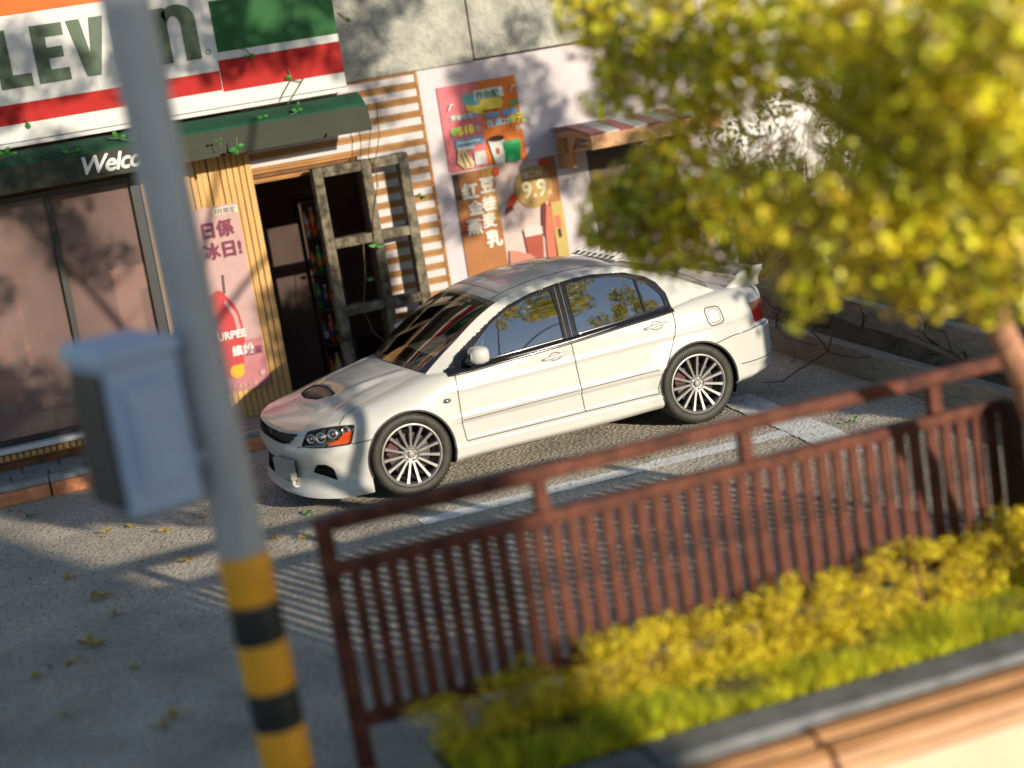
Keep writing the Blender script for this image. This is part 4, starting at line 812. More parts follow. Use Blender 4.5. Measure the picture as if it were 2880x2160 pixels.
# ================================================================== NEAR THINGS
# ---- railing
M['rust'] = mat('brown_railing_paint', (.048,.015,.010), .6, .28, 9, detail=10, bump=.6, bscale=26, col2=(.145,.046,.027), spec=.25)
FY = -5.9
fence = empty('railing', (0,FY,0)); tag(fence, 'reddish brown metal railing with close vertical bars in front of the car', 'railing')
FX0, FX1 = -1.64, 3.2
MB().box((FX0-.045,-.04,0),(FX0+.045,.04,1.365)).build('end_post', M['rust'], fence, bevel=.010); MB().box((FX1-.045,-.04,0),(FX1+.045,.04,1.365)).build('end_post', M['rust'], fence, bevel=.010)
MB().box((FX0+.046,-.045,1.292),(FX1-.046,.045,1.372)).build('top_rail', M['rust'], fence, bevel=.014)
MB().box((FX0+.046,-.044,1.055),(FX1-.046,.044,1.125)).build('middle_rail', M['rust'], fence, bevel=.010); MB().box((FX0+.046,-.044,.225),(FX1-.046,.044,.295)).build('bottom_rail', M['rust'], fence, bevel=.010)
for x in (-.47,.73,1.92): 
    MB().box((x-.038,-.034,1.126),(x+.038,.034,1.291)).build('upper_post', M['rust'], fence, bevel=.008); MB().box((x-.036,-.032,.0),(x+.036,.032,.224)).build('lower_post', M['rust'], fence, bevel=.008)
bar = None; x = FX0+.125
while x < FX1-.08:
    if bar is None: bar = MB().box((-.030,-.022,.296),(.030,.022,1.054)).build('bar', M['rust'], fence, bevel=.006); bar.location = (x,0,0)
    else: shared('bar', bar, (x+random.uniform(-.003,.003),0,0), fence, (0,random.uniform(-.004,.004),0))
    x += .0995
MB().box((2.28,-.30,0),(2.46,-.10,1.16)).build('dark_post', M['dark'], None, bevel=.01)
dp = bpy.data.objects['dark_post']; dp.location = (0,FY,0); tag(dp, 'stubby black post behind the right end of the railing', 'post')
# ---- utility pole and its box
M['pole'] = mat('galvanised_pole', (.42,.44,.46), .5, .14, 5, stretch=(1,1,.3), bump=.15, bscale=20); M['band_yellow'] = mat('yellow_band', (.88,.40,.015), .5, .1, 8); M['band_black'] = mat('black_band', (.012,.016,.016), .5, .2, 8); M['box_side_shade'] = mat('shaded_box_side', (.035,.033,.035), .5, .2); M['box_blue'] = mat('blue_grey_box', (.36,.48,.66), .45, .05, 5)
PX, PY = -2.175, -6.75
pole = empty('street_pole', (PX+.03,PY,0)); pole.rotation_euler = (0,R(-.85),0); tag(pole, 'grey street pole with black and yellow warning bands at its foot', 'pole')
pr_ = .112
MB().lathe([(pr_,1.537),(pr_*.985,2.6),(pr_*.96,4.0),(pr_*.92,6.2),(.001,6.22)], 40, axis='z').build('shaft', M['pole'], pole, smooth=True)
zb_ = [0,.06,.26,.46,.69,.88,1.11,1.30,1.535]
for k in range(8): MB().lathe([(pr_+.004,zb_[k]+.001),(pr_+.006,zb_[k]+.01),(pr_+.006,zb_[k+1]-.01),(pr_+.004,zb_[k+1]-.001)], 40, axis='z').build('warning_band', M['band_yellow' if k%2 else 'band_black'], pole, smooth=True)
MB().lathe([(.001,0),(pr_,0),(pr_,1.536)], 40, axis='z').build('foot', M['pole'], pole, smooth=True)
bx = empty('meter_box', (PX-.365,PY-.06,1.86), R(18)); bx.scale = (1.05,1,1.14); tag(bx, 'blue grey meter box with overhanging lid fixed to the street pole', 'box')
MB().prism([(-.15,-.20),(.175,-.20),(.175,.20),(-.15,.20)], 'z', .0, .60).build('case', M['box_blue'], bx, bevel=.02)
MB().prism([(-.17,.605),(-.16,.59),(.18,.59),(.19,.605),(.18,.65),(-.15,.66)], 'y', -.225, .22).build('lid', M['box_blue'], bx, bevel=.015)
MB().box((-.165,-.17,.03),(-.151,.17,.56)).build('side_panel', M['box_side_shade'], bx, bevel=.004)  # dark sheet added on this face; its shade is put into the colour
MB().box((-.10,-.222,.10),(.125,-.201,.50)).build('door_panel', M['box_blue'], bx, bevel=.008)
MB().box((-.075,-.236,.15),(-.045,-.223,.44)).build('latch', M['box_blue'], bx, bevel=.005)
for z in (.12,.50): MB().lathe([(pr_+.004,z),(pr_+.014,z+.004),(pr_+.014,z+.036),(pr_+.004,z+.04)], 32, (.315,.0,0), axis='z').build('clamp', M['pole'], bx, smooth=True)
# ---- foliage helpers
def leaf_cloud(clumps, per, size, seed, fill=1.0, elong=1.0, surface=.55, outward=.55):
    """many small bent leaf faces spread through clumps (x,y,z,r); returns vertices and faces"""
    rg = np.random.default_rng(seed); P = []; DD = []
    for (x, y, z, r) in clumps:
        n = max(6, int(per*(r/.2)**2*fill)); d = rg.normal(size=(n,3)); d /= np.linalg.norm(d, axis=1, keepdims=True)
        rad = r*(surface+(1-surface)*rg.random(n))**.6*(1+.28*np.sin(d[:,0]*5+x*9)*np.sin(d[:,1]*4+y*7)); q = np.array([x,y,z])+d*rad[:, None]*np.array([1,1,.86]); P.append(q); DD.append(d)
    P = np.concatenate(P); D = np.concatenate(DD); n = len(P); sz = size*(.55+.9*rg.random(n)); a = rg.normal(size=(n,3)); a /= np.linalg.norm(a, axis=1, keepdims=True)
    b = np.cross(a, rg.normal(size=(n,3))); b /= np.linalg.norm(b, axis=1, keepdims=True); c = np.cross(a, b)
    if outward is not None:
        nn = D+outward*rg.normal(size=(n,3)); nn /= np.linalg.norm(nn, axis=1, keepdims=True); a = np.cross(nn, a); a /= np.linalg.norm(a, axis=1, keepdims=True)+1e-9; b = np.cross(nn, a); c = nn
    u = a*sz[:, None]*elong; v = b*sz[:, None]*.62; wv = c*sz[:, None]*.28
    V = np.stack([P-u, P+v+wv, P+u, P-v+wv], 1).reshape(-1,3); i = np.arange(n)*4
    Fc = np.concatenate([np.stack([i,i+1,i+2], 1), np.stack([i,i+2,i+3], 1)]); return V, Fc
def raw_mesh(name, V, Fc, m, parent=None):
    me = bpy.data.meshes.new(name); me.vertices.add(len(V)); me.vertices.foreach_set('co', np.asarray(V, np.float32).ravel()); me.loops.add(Fc.size); me.loops.foreach_set('vertex_index', Fc.astype(np.int32).ravel())
    me.polygons.add(len(Fc)); me.polygons.foreach_set('loop_start', np.arange(0, Fc.size, 3, dtype=np.int32)); me.update(calc_edges=True); me.validate(); me.materials.append(m)
    o = bpy.data.objects.new(name, me); COL.objects.link(o); o.parent = parent; return o
M['leaf'] = mat('yellow_green_leaf', (.34,.35,.014), .42, .3, 2.5, col2=(.95,.76,.035), island=.6, trans=.18, spec=.6)
M['leaf_dark'] = mat('olive_leaf', (.075,.085,.016), .65, .3, 3, col2=(.15,.15,.025), island=.4, trans=.25, spec=.3)
M['bark'] = mat('reddish_bark', (.20,.085,.05), .8, .35, 8, stretch=(3,3,.8), bump=.8, bscale=20, col2=(.52,.28,.17))
# ---- tree in front
TREE = [(0.27,-6.2,2.51,.22),(0.16,-6.0,2.56,.2),(0.4,-6.3,2.65,.24),(0.29,-6.1,2.69,.2),(0.44,-6.5,2.5,.22),(0.38,-6.2,2.38,.18),(0.11,-5.9,2.69,.13),(0.24,-6.0,2.74,.15),(0.04,-5.9,2.53,.1),(0.56,-6.4,2.63,.22),(0.44,-6.4,2.84,.2),(0.33,-6.2,2.9,.15),(0.53,-6.6,2.35,.15),(0.26,-6.0,2.35,.12),(0.33,-6.3,3.52,.28),(0.49,-6.6,3.49,.3),(0.62,-6.8,3.35,.3),(0.45,-6.4,3.25,.24),(0.29,-6.2,3.3,.2),(0.59,-6.6,3.16,.2),(0.18,-6.0,3.56,.18),(0.25,-6.0,3.36,.14),(0.16,-5.9,3.66,.15),(0.15,-6.0,3.19,.12),(0.52,-6.3,3.06,.13),(0.67,-6.9,3.51,.3)]
TREE2 = [(0.5,-7.6,3.45,.26),(0.5,-7.9,3.34,.25),(0.57,-8.1,3.42,.27),(0.61,-8.2,3.22,.25),(0.67,-8.4,3.35,.27),(0.84,-8.5,3.36,.28),(0.78,-8.4,3.16,.25),(0.95,-8.4,3.0,.25),(0.77,-8.2,2.97,.22),(0.7,-8.0,2.94,.18),(0.93,-8.2,2.81,.22),(1.07,-8.2,2.65,.2),(0.81,-8.0,2.75,.2),(0.67,-7.9,2.75,.18),(0.56,-7.8,2.72,.17),(0.45,-7.7,2.78,.17),(0.35,-7.5,2.79,.15),(0.28,-7.3,2.83,.15),(0.19,-7.2,2.7,.13),(0.27,-7.4,2.65,.16),(0.4,-7.5,2.62,.18),(0.51,-7.7,2.57,.18),(0.64,-7.8,2.57,.17),(0.78,-7.9,2.57,.18),(0.94,-8.0,2.57,.2),(1.13,-8.0,2.39,.18),(0.42,-7.4,2.41,.14),(0.55,-7.5,2.36,.15),(0.72,-7.6,2.35,.16),(0.82,-7.8,2.37,.16),(0.47,-7.4,2.26,.11),(0.45,-7.3,2.26,.09),(0.44,-7.3,2.13,.05),(0.99,-7.8,2.28,.14),(0.96,-7.6,2.16,.12),(1.16,-7.7,2.11,.12),(0.88,-7.5,2.18,.1),(1.24,-7.8,2.14,.14),(0.55,-8.0,3.16,.12),(0.65,-8.0,3.09,.14)]
rg = np.random.default_rng(21); HIGH = []
while len(HIGH) < 62:      # crown above and to the right of the frame
    x, y, z = rg.uniform(-.3,6.2), rg.uniform(-7.2,-4.6), rg.uniform(4.15,7.0)
    if ((x-2.8)/3.6)**2+((z-5.3)/1.9)**2 < 1 and not (-.1 < x-.346*(-.7-y) < 3.2 and abs(z-1.2-.63*(-.7-y)) < .95): HIGH.append((x,y,z,rg.uniform(.16,.36)))
SHADE_MID = [((s_+.35*6.5)/.937, -6.5+rg.uniform(-.4,.4), rg.uniform(3.1,3.9), rg.uniform(.22,.30)) for s_ in np.linspace(.85,1.8,24)]+[((s_+.35*6)/.937, -6+rg.uniform(-.8,.8), rg.uniform(3.9,5.6), rg.uniform(.15,.30)) for s_ in rg.uniform(2.2,4.8,20)]  # unseen leaf clumps added to shade the doorway and dapple the pale wall
EX2 = [(rg.uniform(.75,2.2), rg.uniform(-7.4,-6.7), rg.uniform(2.65,3.7), rg.uniform(.16,.26)) for _ in range(20)]
EXTRA = EX2+[(1.3+rg.uniform(-.2,.9), -7.9+rg.uniform(-.5,.3), rg.uniform(2.3,3.6), rg.uniform(.16,.26)) for _ in range(16)]
tree = empty('tree', (2.35,-6.62,0)); tag(tree, 'yellow green leafy tree leaning over the railing from the near bed', 'tree')
off = np.array([2.35,-6.62,0])
V, Fc = leaf_cloud([(x,y,z,r*1.04) for x,y,z,r in TREE+TREE2+EXTRA], 230, .029, 31); V2, F2 = leaf_cloud(HIGH+SHADE_MID, 190, .030, 32); Fc = np.concatenate([Fc, F2+len(V)]); V = np.concatenate([V, V2]); raw_mesh('crown', V-off, Fc, M['leaf'], tree)
tr = MB(); limb = lambda pts, r: tr.tube([tuple(np.array(p)-off) for p in pts], r, 10)
limb([(2.35,-6.62,0),(2.22,-6.65,.55),(2.09,-6.7,1.06),(1.93,-6.8,1.48),(1.75,-6.9,1.78),(1.57,-7.05,2.09)], [.11,.095,.085,.078,.07,.06])
trunk = tr.build('trunk', M['bark'], tree, smooth=True)
for nm, pts, r in (('limb',[(1.57,-7.05,2.09),(1.3,-7.3,2.43),(1.08,-7.4,2.7),(.85,-7.6,3.1),(.7,-7.8,3.4)],[.055,.045,.036,.028,.015]),('limb',[(1.75,-6.9,1.78),(1.9,-6.8,2.4),(2.1,-6.4,3.2),(2.5,-6.1,4.2),(2.9,-5.9,5.3)],[.06,.055,.05,.04,.02]),('limb',[(1.3,-7.3,2.43),(.95,-7.3,2.45),(.6,-7.0,2.5),(.35,-6.4,2.55),(.1,-6.0,2.6)],[.04,.034,.028,.02,.01]),
    ('limb',[(1.08,-7.4,2.7),(.9,-7.0,3.0),(.6,-6.6,3.3),(.3,-6.2,3.45)],[.034,.028,.02,.01]),('limb',[(1.57,-7.05,2.09),(1.3,-7.5,2.2),(.9,-7.6,2.3),(.5,-7.5,2.4)],[.035,.028,.02,.01]),('limb',[(2.1,-6.4,3.2),(3.0,-6.0,4.0),(4.2,-5.6,4.9)],[.04,.03,.012]),('limb',[(2.1,-6.4,3.2),(1.4,-6.0,4.1),(.6,-5.6,5.0)],[.04,.03,.012])):
    tr = MB(); limb(pts, r); tr.build(nm, M['bark'], tree, smooth=True)
tw = MB(); rg = np.random.default_rng(5)
for (x, y, z, r) in TREE+TREE2:
    for k in range(3):
        d = rg.normal(size=3); d /= np.linalg.norm(d); a = np.array([x,y,z])-off; tw.tube([tuple(a), tuple(a+d*r*.6+rg.normal(size=3)*.02), tuple(a+d*r*1.25)], [.006,.004,.002], 4, False)
o = tw.build('twigs', M['bark'], tree); o['kind'] = 'stuff'
# ---- bed, shrubs and grass
M['soil'] = mat('dark_soil', (.06,.05,.014), .95, .4, 9, bump=1, bscale=24); M['shrub'] = mat('yellow_shrub_leaf', (.52,.41,.014), .65, .25, 5, col2=(.82,.66,.03), island=.4, trans=.2); M['grass'] = mat('lime_grass', (.32,.38,.016), .6, .3, 4, col2=(.78,.70,.035), island=.7, trans=.3)
xs = np.linspace(-1.30, 5.2, 90); ys = np.linspace(-6.635, -5.95, 14); XX, YY = np.meshgrid(xs, ys, indexing='ij'); t = np.minimum((XX+1.30)/.25, 1)*np.clip(np.minimum((YY+6.635)/.2, (-5.95-YY)/.12), 0, 1)
bed = kind(MB().grid(np.stack([XX, YY, .002+.10*t*(1+.3*np.sin(XX*7)*np.cos(YY*9))], -1)).build('planting_bed', M['soil'], smooth=True)); bed['label'] = 'narrow soil bed along the foot of the railing'
rg = np.random.default_rng(8); SH = []
x = -1.12; i = 0
SIDE = ['first','second','third','fourth','fifth','sixth','seventh','eighth','ninth','tenth','eleventh','twelfth','thirteenth','fourteenth','fifteenth','sixteenth','seventeenth','eighteenth','nineteenth','twentieth']
while x < 3.3:
    y = -6.17+rg.uniform(-.05,.06); h = (.38+.12*rg.random()+(.05 if x > 1 else 0) if x > -.5 else .26+.10*rg.random()); s = empty('low_shrub', (x,y,.06)); cl = []
    for k in range(16): cl.append((rg.normal(0,.11), rg.normal(0,.07), h*(.35+.65*rg.random())-.04, rg.uniform(.05,.10)))
    for k in range(17): cl.append((rg.normal(0,.13), rg.uniform(-.15,-.02), rg.uniform(.02,.20), rg.uniform(.04,.08)))
    V, Fc = leaf_cloud(cl, 620, .0105, 100+i, surface=.4); raw_mesh('foliage', V, Fc, M['shrub'], s)
    st = MB()
    for k in range(3): st.tube([(rg.normal(0,.02),rg.normal(0,.02),-.03),(rg.normal(0,.05),rg.normal(0,.04),h*.7)], [.008,.004], 5)
    st.build('stems', M['bark'], s)['kind'] = 'stuff'
    tag(s, f'{"small " if x < -.5 else ""}yellow flowering shrub at the railing foot, {SIDE[i]} from the bed\'s open end', 'shrub', 'yellow shrubs along the railing'); x += rg.uniform(.20,.28); i += 1
n = 34000; rg = np.random.default_rng(9); gx = rg.uniform(-1.28,4.2,n); gy = rg.uniform(-6.63,-6.02,n); keep = rg.random(n) < np.clip((gx+1.3)/.15,0,1); gx, gy = gx[keep], gy[keep]; n = len(gx)
hh = rg.uniform(.03,.17,n)*(.6+.5*np.sin(gx*5.3)*np.sin(gx*2.1+gy*9)); ang = rg.uniform(0,6.28,n); wd = rg.uniform(.003,.007,n); ln = rg.uniform(0,.13,n); la = rg.uniform(0,6.28,n); z0 = .03
A = np.stack([gx-wd*np.cos(ang), gy-wd*np.sin(ang), np.full(n,z0)], 1); B = np.stack([gx+wd*np.cos(ang), gy+wd*np.sin(ang), np.full(n,z0)], 1); C = np.stack([gx+ln*np.cos(la), gy+ln*np.sin(la), z0+hh+.05], 1)
V = np.stack([A,B,C], 1).reshape(-1,3); Fc = np.arange(3*n).reshape(-1,3); gr = raw_mesh('grass', V, Fc, M['grass']); gr['kind'] = 'stuff'; gr['label'] = 'short lime green grass growing in the railing bed'
# ================================================================== SMALL THINGS
M['blossom'] = mat('dull_yellow_blossom', (.46,.33,.05), .7, .25, 20, island=.3); M['sprig'] = mat('fresh_green_leaf', (.045,.20,.03), .5, .25, 12, island=.3, trans=.25); M['stem'] = mat('thin_stem', (.10,.12,.05), .7, .3, 10); M['dry'] = mat('dry_brown_twig', (.13,.075,.04), .8, .35, 8); M['dry_leaf'] = mat('dead_grey_leaf', (.36,.28,.21), .85, .25, 9)
def petal_mesh(rg, n, r):
    b = MB()
    for k in range(n):
        a = rg.uniform(0,6.28); d = np.array([math.cos(a), math.sin(a), rg.uniform(.15,.9)]); d /= np.linalg.norm(d); s_ = np.cross(d, [0,0,1]); s_ /= np.linalg.norm(s_); L = r*rg.uniform(.7,1.3); c = rg.normal(0,r*.4,3)*np.array([1,1,.2])+np.array([0,0,.008])
        b.add([c, c+d*L*.5+s_*L*.28, c+d*L+np.array([0,0,-.2*L]), c+d*L*.5-s_*L*.28], [(0,1,2),(0,2,3)])
    return b
BL = [(-2.02,.45),(-2.15,.2),(-1.92,-.22),(-1.57,-.07),(-1.9,-1.25),(-2.37,.17),(-2.76,-.91),(-2.92,-2.98),(-2.56,-3.39),(-2.61,-1.66),(-3.16,-3.09),(-2.55,-2.15),(-2.73,-2.73),(-3.05,-3.92),(-2.44,-4.45),(-2.79,-2.63),(-1.18,-1.21),(-1.0,-1.4),(-2.54,-4.57)]
BLW = ['at the kerb edge of the sunlit patch','in the sunlit patch under the meter box','in the shadow band crossing the sunlit patch','hidden close behind the street pole in the sun','at the near tip of the sunlit patch','furthest from the pole inside the sunlit patch','alone in the shade near the picture edge','larger of the cluster in the deep shade','beside the striped shade, nearest the lower yellow band','tiny, between the sunlit patch and the shaded cluster','at the picture edge beside the shaded cluster','small, midway down the shaded asphalt','just above the shaded cluster','low in the shade near the picture corner','lowest, close to the foot of the pole','highest of the shaded cluster','between the pole and the end post of the railing','touching the shadow stripes by the end post','largest near the bottom picture edge']
GLW = ['by the rear tyre','on the long white line','under the top rail near the front wheel','near the kerb at the picture edge','just before the front bumper','tight against the orange kerb','behind the rear bumper','beside the white cross line','in the shaded asphalt near the picture edge','beneath the rear door sill','beneath the front door sill','on the asphalt between both door sills']
rg = np.random.default_rng(12); pm_ = [petal_mesh(rg, 12, .045).build('fallen_blossom', M['blossom']) for _ in range(3)]
for i, (x, y) in enumerate(BL):
    o = pm_[i] if i < 3 else shared('fallen_blossom', pm_[i%3], (0,0,0)); o.location = (x,y,.004); o.rotation_euler = (0,0,i*1.3); s = 1.35*[1,.8,.9,.7,1.25][i%5]; o.scale = (s,s,s)
    tag(o, 'withered yellow blossom '+BLW[i], 'blossom', 'fallen yellow blossoms on the asphalt')
lf = [petal_mesh(rg, 5, .06).build('fallen_leaf', M['sprig']) for _ in range(2)]
GL = [(2.53,-1.02),(1.85,-1.49),(.8,-1.38),(-2.92,1.36),(-.84,-.75),(-3.0,1.64),(3.61,-.97),(3.5,-1.9),(-3.03,-2.99),(1.2,-1.15),(.55,-1.2),(1.0,-1.05)]
for i, (x, y) in enumerate(GL):
    o = lf[i] if i < 2 else shared('fallen_leaf', lf[i%2], (0,0,0)); o.location = (x,y,.006); o.rotation_euler = (0,0,i*2.1); tag(o, 'small fresh green leaf scrap '+GLW[i], 'leaf', 'green leaf scraps on the asphalt')
def sprig(pos, pts, leaves, label):
    s = empty('leaf_sprig', pos); MB().tube(pts, [.005]*(len(pts)-1)+[.003], 5).build('stem', M['stem'], s)
    for (px, py, pz, a, L) in leaves:
        d = np.array([math.cos(a), -.25, math.sin(a)]); d /= np.linalg.norm(d); q = np.cross(d, [0,1,0]); q /= np.linalg.norm(q); p0 = np.array([px,py,pz])
        MB().add([p0, p0+d*L*.35+q*L*.3+np.array([0,-.012,0]), p0+d*L*.7+q*L*.24+np.array([0,-.012,0]), p0+d*L, p0+d*L*.7-q*L*.24+np.array([0,.0,0]), p0+d*L*.35-q*L*.3, p0+d*L*.5+np.array([0,-.02,0])], [(0,1,6),(1,2,6),(2,3,6),(3,4,6),(4,5,6),(5,0,6)]).build('leaf', M['sprig'], s)
    tag(s, label, 'sprig', 'leaf sprigs caught on the shop front')
sprig((-.05,2.49,3.64), [(-.06,0,.09),(-.01,-.02,.07),(.03,-.01,.0),(.05,-.01,-.04)], [(.0,-.01,.0,.2,.07),(.0,-.01,.0,2.9,.05)], 'dark leaf sprig stuck on the red stripe beside the letter board')
sprig((.26,2.49,3.37), [(.04,-.01,.12),(.05,-.01,.05),(.06,-.01,.0),(-.05,-.01,-.13),(-.09,-.01,-.19)], [(.0,-.01,.0,.5,.08)], 'single round green leaf on the red stripe near the sign corner')
sprig((.37,2.49,3.33), [(-.05,-.01,.03),(.04,-.02,.0),(.07,-.02,.03),(.0,-.01,-.05),(-.1,-.01,-.16),(-.18,-.01,-.24)], [(-.16,-.01,-.22,3.4,.06)], 'bare forked stem leaning across the lower white edge of the sign')
sprig((-2.18,2.49,3.36), [(0,-.01,.05),(.01,-.02,0)], [(0,-.01,.02,-1.2,.07)], 'lone green leaf low on the white sign edge by the frame side')
sprig((-1.43,2.22,3.09), [(-.08,0,.03),(0,0,.02),(.1,-.02,-.02),(.16,-.04,-.03)], [(0,0,.02,1.9,.08),(.02,0,.01,.4,.07),(.1,-.02,-.02,.2,.07)], 'curling green sprig on the awning close to the street pole')
sprig((-.41,2.01,2.85), [(.03,0,.09),(.02,-.01,.03),(0,-.01,.0)], [(0,-.01,0,.2,.085),(0,-.01,0,3.5,.075),(0,-.01,-.005,-1.6,.07)], 'three bright leaves hanging on the grey valance')
sprig((-.55,2.05,2.94), [(.02,-.02,-.08),(.01,-.02,.0)], [(0,-.02,0,.3,.045),(0,-.02,0,2.8,.04)], 'tiny sprig just below the crease of the awning')
sprig((.27,2.22,3.07), [(-.07,0,-.02),(0,0,.0),(.02,-.02,.05)], [(0,0,0,2.6,.07),(0,0,0,.4,.06),(.01,0,.04,1.3,.06)], 'small green sprig lying on the awning below the sign corner')
sprig((-.07,2.22,3.07), [(-.06,0,-.01),(.05,0,.01)], [(0,0,0,2.9,.06),(0,0,0,.2,.06)], 'flat green sprig midway along the awning top')
sprig((-1.83,2.2,3.06), [(-.1,0,0),(.08,0,.0)], [(0,0,0,.1,.06),(-.05,0,0,2.8,.07)], 'thin sprig on the awning above the lettering')
sprig((-2.44,2.25,3.12), [(-.06,0,-.02),(.08,-.02,0)], [(0,0,.01,.9,.09),(0,0,0,2.4,.08),(.05,-.01,0,.2,.07)], 'leafy green tuft on the awning at the far end from the door')
sprig((.98,2.755,3.88), [(-.04,0,.04),(.04,-.01,-.03),(.09,-.01,-.06)], [(.03,0,-.03,-.5,.06)], 'pale stem scrap on the rough concrete beside the sign')
sprig((1.47,2.77,2.02), [(0,-.01,.03),(0,-.01,0)], [(0,-.01,0,-.6,.06),(0,-.01,0,2.6,.045)], 'green leaf scrap on the white siding beside the door leaf')
vine = empty('dry_vine', (.98,2.45,3.0)); tag(vine, 'thin dry vine hanging from the awning over the open door leaf', 'vine')
for pts in ([(0,0,0),(.02,.03,-.25),(-.04,.04,-.48),(.03,.05,-.62),(-.02,.05,-.85),(-.10,.06,-1.1),(-.13,.04,-1.35)],[(.12,0,.02),(.10,.03,-.3),(.05,.04,-.46),(.0,.05,-.58),(.01,.05,-.80)],[(-.24,.04,-1.30),(-.28,.02,-1.62),(-.36,.02,-1.95),(-.30,.0,-2.2),(-.05,-.1,-2.48)]):
    MB().tube(pts, .005, 5).build('stem', M['dry'], vine)
for (x, y, z) in ((-.13,.02,-1.36),(-.20,.02,-1.34),(-.29,0,-1.66)):
    MB().add([(x,y,z),(x+.05,y-.02,z+.025),(x+.09,y,z),(x+.05,y-.01,z-.03)], [(0,1,2,3)]).build('leaf', M['sprig'], vine)
# ---- border planks and dead growth beyond the car
M['plank'] = mat('weathered_grey_plank', (.19,.17,.135), .85, .3, 4, stretch=(8,1,8), bump=.5, bscale=14, col2=(.30,.27,.22)); M['wild_soil'] = mat('leaf_litter_soil', (.09,.075,.05), .95, .4, 6, bump=1, bscale=20)
for (x0, x1, z0, z1, y0, y1, rz, lab) in ((4.22,4.34,.0,.27,-4.2,1.98,.03,'long weathered grey plank, lower of the border beyond the car'),(4.62,4.74,.20,.52,-4.0,2.0,.045,'upper weathered grey plank of the border beyond the car')):
    o = MB().box((0,0,0),(x1-x0,y1-y0,z1-z0)).build('border_plank', M['plank'], None, bevel=.012); o.location = (x0,y0,z0); o.rotation_euler = (0,0,-rz); tag(o, lab, 'plank', 'border planks')
xs = np.linspace(4.40, 11.4, 60); ys = np.linspace(-5.5, 10.3, 60); XX, YY = np.meshgrid(xs, ys, indexing='ij'); rg = np.random.default_rng(3)
ZZ = np.clip((XX-4.40)/.5,0,1)*.36+rg.normal(0,.02,XX.shape)+.1*np.sin(XX*1.3)*np.cos(YY*.9)*np.clip((XX-4.8)/2,0,1); ZZ[0] = -.02
sl_ = kind(MB().grid(np.stack([XX,YY,ZZ],-1)).build('terrain', M['wild_soil'], smooth=True)); sl_['label'] = 'raised strip of leaf litter beyond the border planks'
rg = np.random.default_rng(17); WH = ['leaning on the lower plank','lying across both planks','sprawling behind the planks','rising beside the rear bumper','bent over the asphalt behind the car','upright in the leaf litter','tangled above the upper plank','fallen near the shop corner']
for i in range(8):
    c = np.array([4.35+.25*(i%3)+rg.uniform(-.2,.4), -1.8+.55*i*.9, .25]); t = empty('dry_twig', tuple(c))
    for k in range(4):
        d = rg.normal(size=3); d[2] = abs(d[2])*.5; d /= np.linalg.norm(d); pts = [np.zeros(3)]
        for q in range(5): d = d+rg.normal(0,.35,3); d /= np.linalg.norm(d); pts.append(pts[-1]+d*.17)
        pts = [tuple(np.maximum(p, [-9,-9,-.24])) for p in pts]; MB().tube(pts, np.linspace(.010,.003,6), 5).build('branch', M['dry'], t)
    tag(t, f'bare dry twig {WH[i]}', 'twig', 'dry twigs beyond the car')
WL = ['against the upper plank','in front of the upper plank','standing between the twigs','near the shop corner','flat on the leaf litter','propped on the lower plank']
for i in range(6):
    V_ = []; n = 22
    for k in range(n):
        a = 2*math.pi*k/n; r = .17*(1+.22*math.sin(5*a+i)+.12*(k%2)); V_.append((r*math.cos(a)*1.3, .05*math.sin(3*a+i), r*math.sin(a)))
    o = MB().add(V_+[(0,.06,0)], [(k,(k+1)%n,n) for k in range(n)]).build('dead_leaf', M['dry_leaf']); o.location = (4.75+.28*(i%3),-1.1+.6*i,.62+.05*(i%2)); o.rotation_euler = (rg.uniform(-.5,.9),rg.uniform(-.6,.6),rg.uniform(-.8,.8)); sd = o.modifiers.new('solid','SOLIDIFY'); sd.thickness = .006
    tag(o, f'large curled dead leaf {WL[i]}', 'leaf', 'dead leaves beyond the planks')
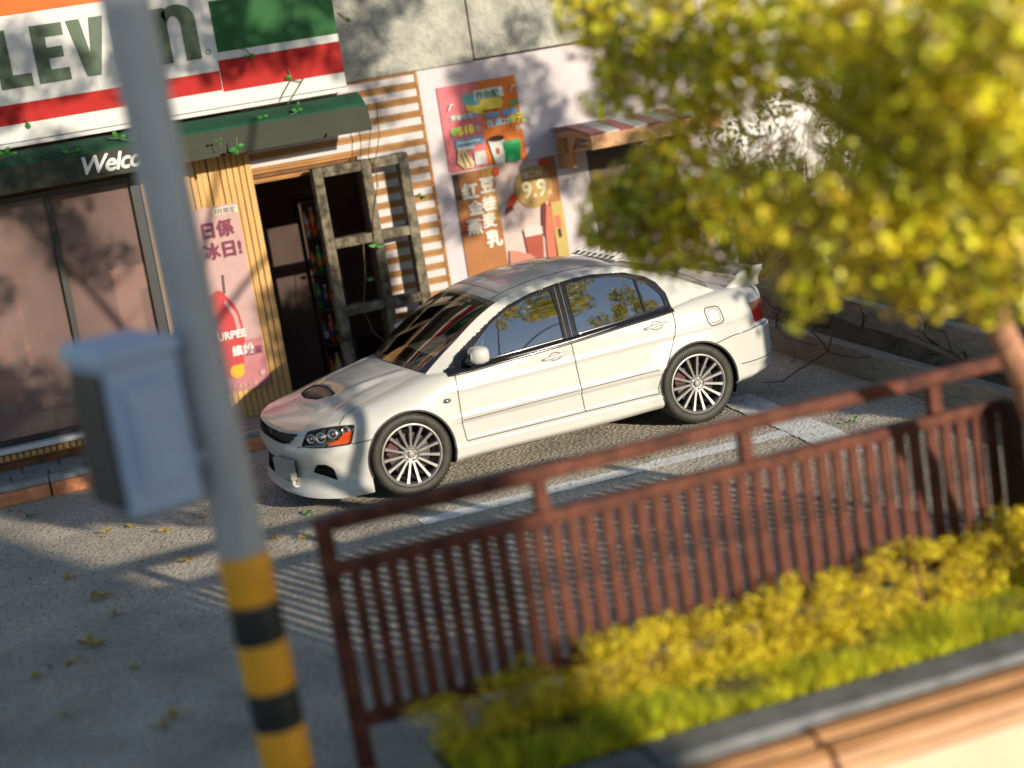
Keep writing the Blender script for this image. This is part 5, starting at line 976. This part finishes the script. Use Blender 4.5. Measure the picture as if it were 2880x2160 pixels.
# thin bare bush against the bright wall
M['render_wall'] = mat('white_rendered_wall', (.80,.79,.77), .8, .05, 2, bump=.2, bscale=10)
bw = MB().box((0,0,0),(12,.25,3.4)).build('garden_wall', M['render_wall']); bw.location = (5.6,8.6,.0); tag(bw, 'bright white garden wall far behind the tree', 'wall')
rg = np.random.default_rng(23); BW = ['nearest the shop corner','in the middle of the gap by the shop','before the bright garden wall','at the open end of the garden wall']
for i, (x, y) in enumerate(((5.3,3.4),(6.0,4.4),(7.2,5.4),(8.4,6.5))):
    b = empty('bare_bush', (x,y,.3)); mb = MB()
    for k in range(26):
        d = np.array([rg.normal(0,.4),rg.normal(0,.4),1.0]); d /= np.linalg.norm(d); pts = [np.zeros(3)]
        for q in range(6): d = d+rg.normal(0,.28,3); d /= np.linalg.norm(d); pts.append(pts[-1]+d*.36)
        mb.tube([tuple(p) for p in pts], np.linspace(.016,.004,7), 4, False)
    o = mb.build('branches', M['dry'], b); o['kind'] = 'stuff'
    V, Fc = leaf_cloud([(rg.normal(0,.45),rg.normal(0,.45),.5+1.4*rg.random(),.2) for _ in range(14)], 40, .035, 200+i); raw_mesh('foliage', V, Fc, M['leaf_dark'], b)
    tag(b, f'thin half bare bush {BW[i]}', 'bush', 'bushes behind the shop')
# ---- unseen house and hedge added outside the frame to cast shade
hs = empty('shade_house', (0,0,-.3), R(SUN_AZ-180+0)); 
az = R(SUN_AZ); hdir = np.array([math.sin(az), math.cos(az)]); pdir = np.array([-hdir[1], hdir[0]])
hc = pdir*(-2.62)+hdir*26; hs.location = (hc[0],hc[1],-.61); hs.rotation_euler = (0,0,math.atan2(pdir[1],pdir[0]))  # added light blocker, placed and sized for the shade at left
tag(hs, 'unseen cream house added behind the camera to cast shade', 'house')
M['house'] = mat('cream_house_render', (.52,.47,.40), .85, .08, 1.5); M['roof_tile'] = mat('grey_roof_tile', (.16,.13,.12), .8, .2, 6); M['pane'] = mat('dark_window_pane', (.03,.035,.045), .1, .1)
MB().box((-13,-6,0),(0,-.02,8.35)).build('wall', M['house'], hs); MB().prism([(-13.2,8.36),(.0,8.36),(.0,9.4),(-.6,9.82),(-12,9.82),(-13.2,9.4)], 'y', -6.2, .1).build('roof', M['roof_tile'], hs)
for i in range(5):
    for j in range(3):
        w_ = MB().box((-12.2+2.5*i,-.02,1.0+2.5*j),(-11.0+2.5*i,.03,2.5+2.5*j)).build('window', M['pane'], hs); MB().box((-12.3+2.5*i,.0,.9+2.5*j),(-10.9+2.5*i,.08,.98+2.5*j)).build('sill', M['house'], w_)
hg = empty('shade_hedge', (0,0,0)); hp = pdir*4.35+hdir*8.6; hg.location = (hp[0],hp[1],-.61); hg.rotation_euler = (0,0,math.atan2(pdir[1],pdir[0])); tag(hg, 'unseen hedge block added beyond the right picture edge to cast shade', 'hedge')  # added out of view to shade the car's tail and the ground there
rg = np.random.default_rng(41); V, Fc = leaf_cloud([(rg.uniform(-1.5,1.7),rg.uniform(-.3,.3),rg.uniform(.25,3.3),.26) for _ in range(260)], 70, .045, 42); raw_mesh('foliage', V, Fc, M['leaf_dark'], hg)
MB().box((-1.45,-.22,0),(1.75,.22,3.2)).build('inner_growth', M['dry'], hg)
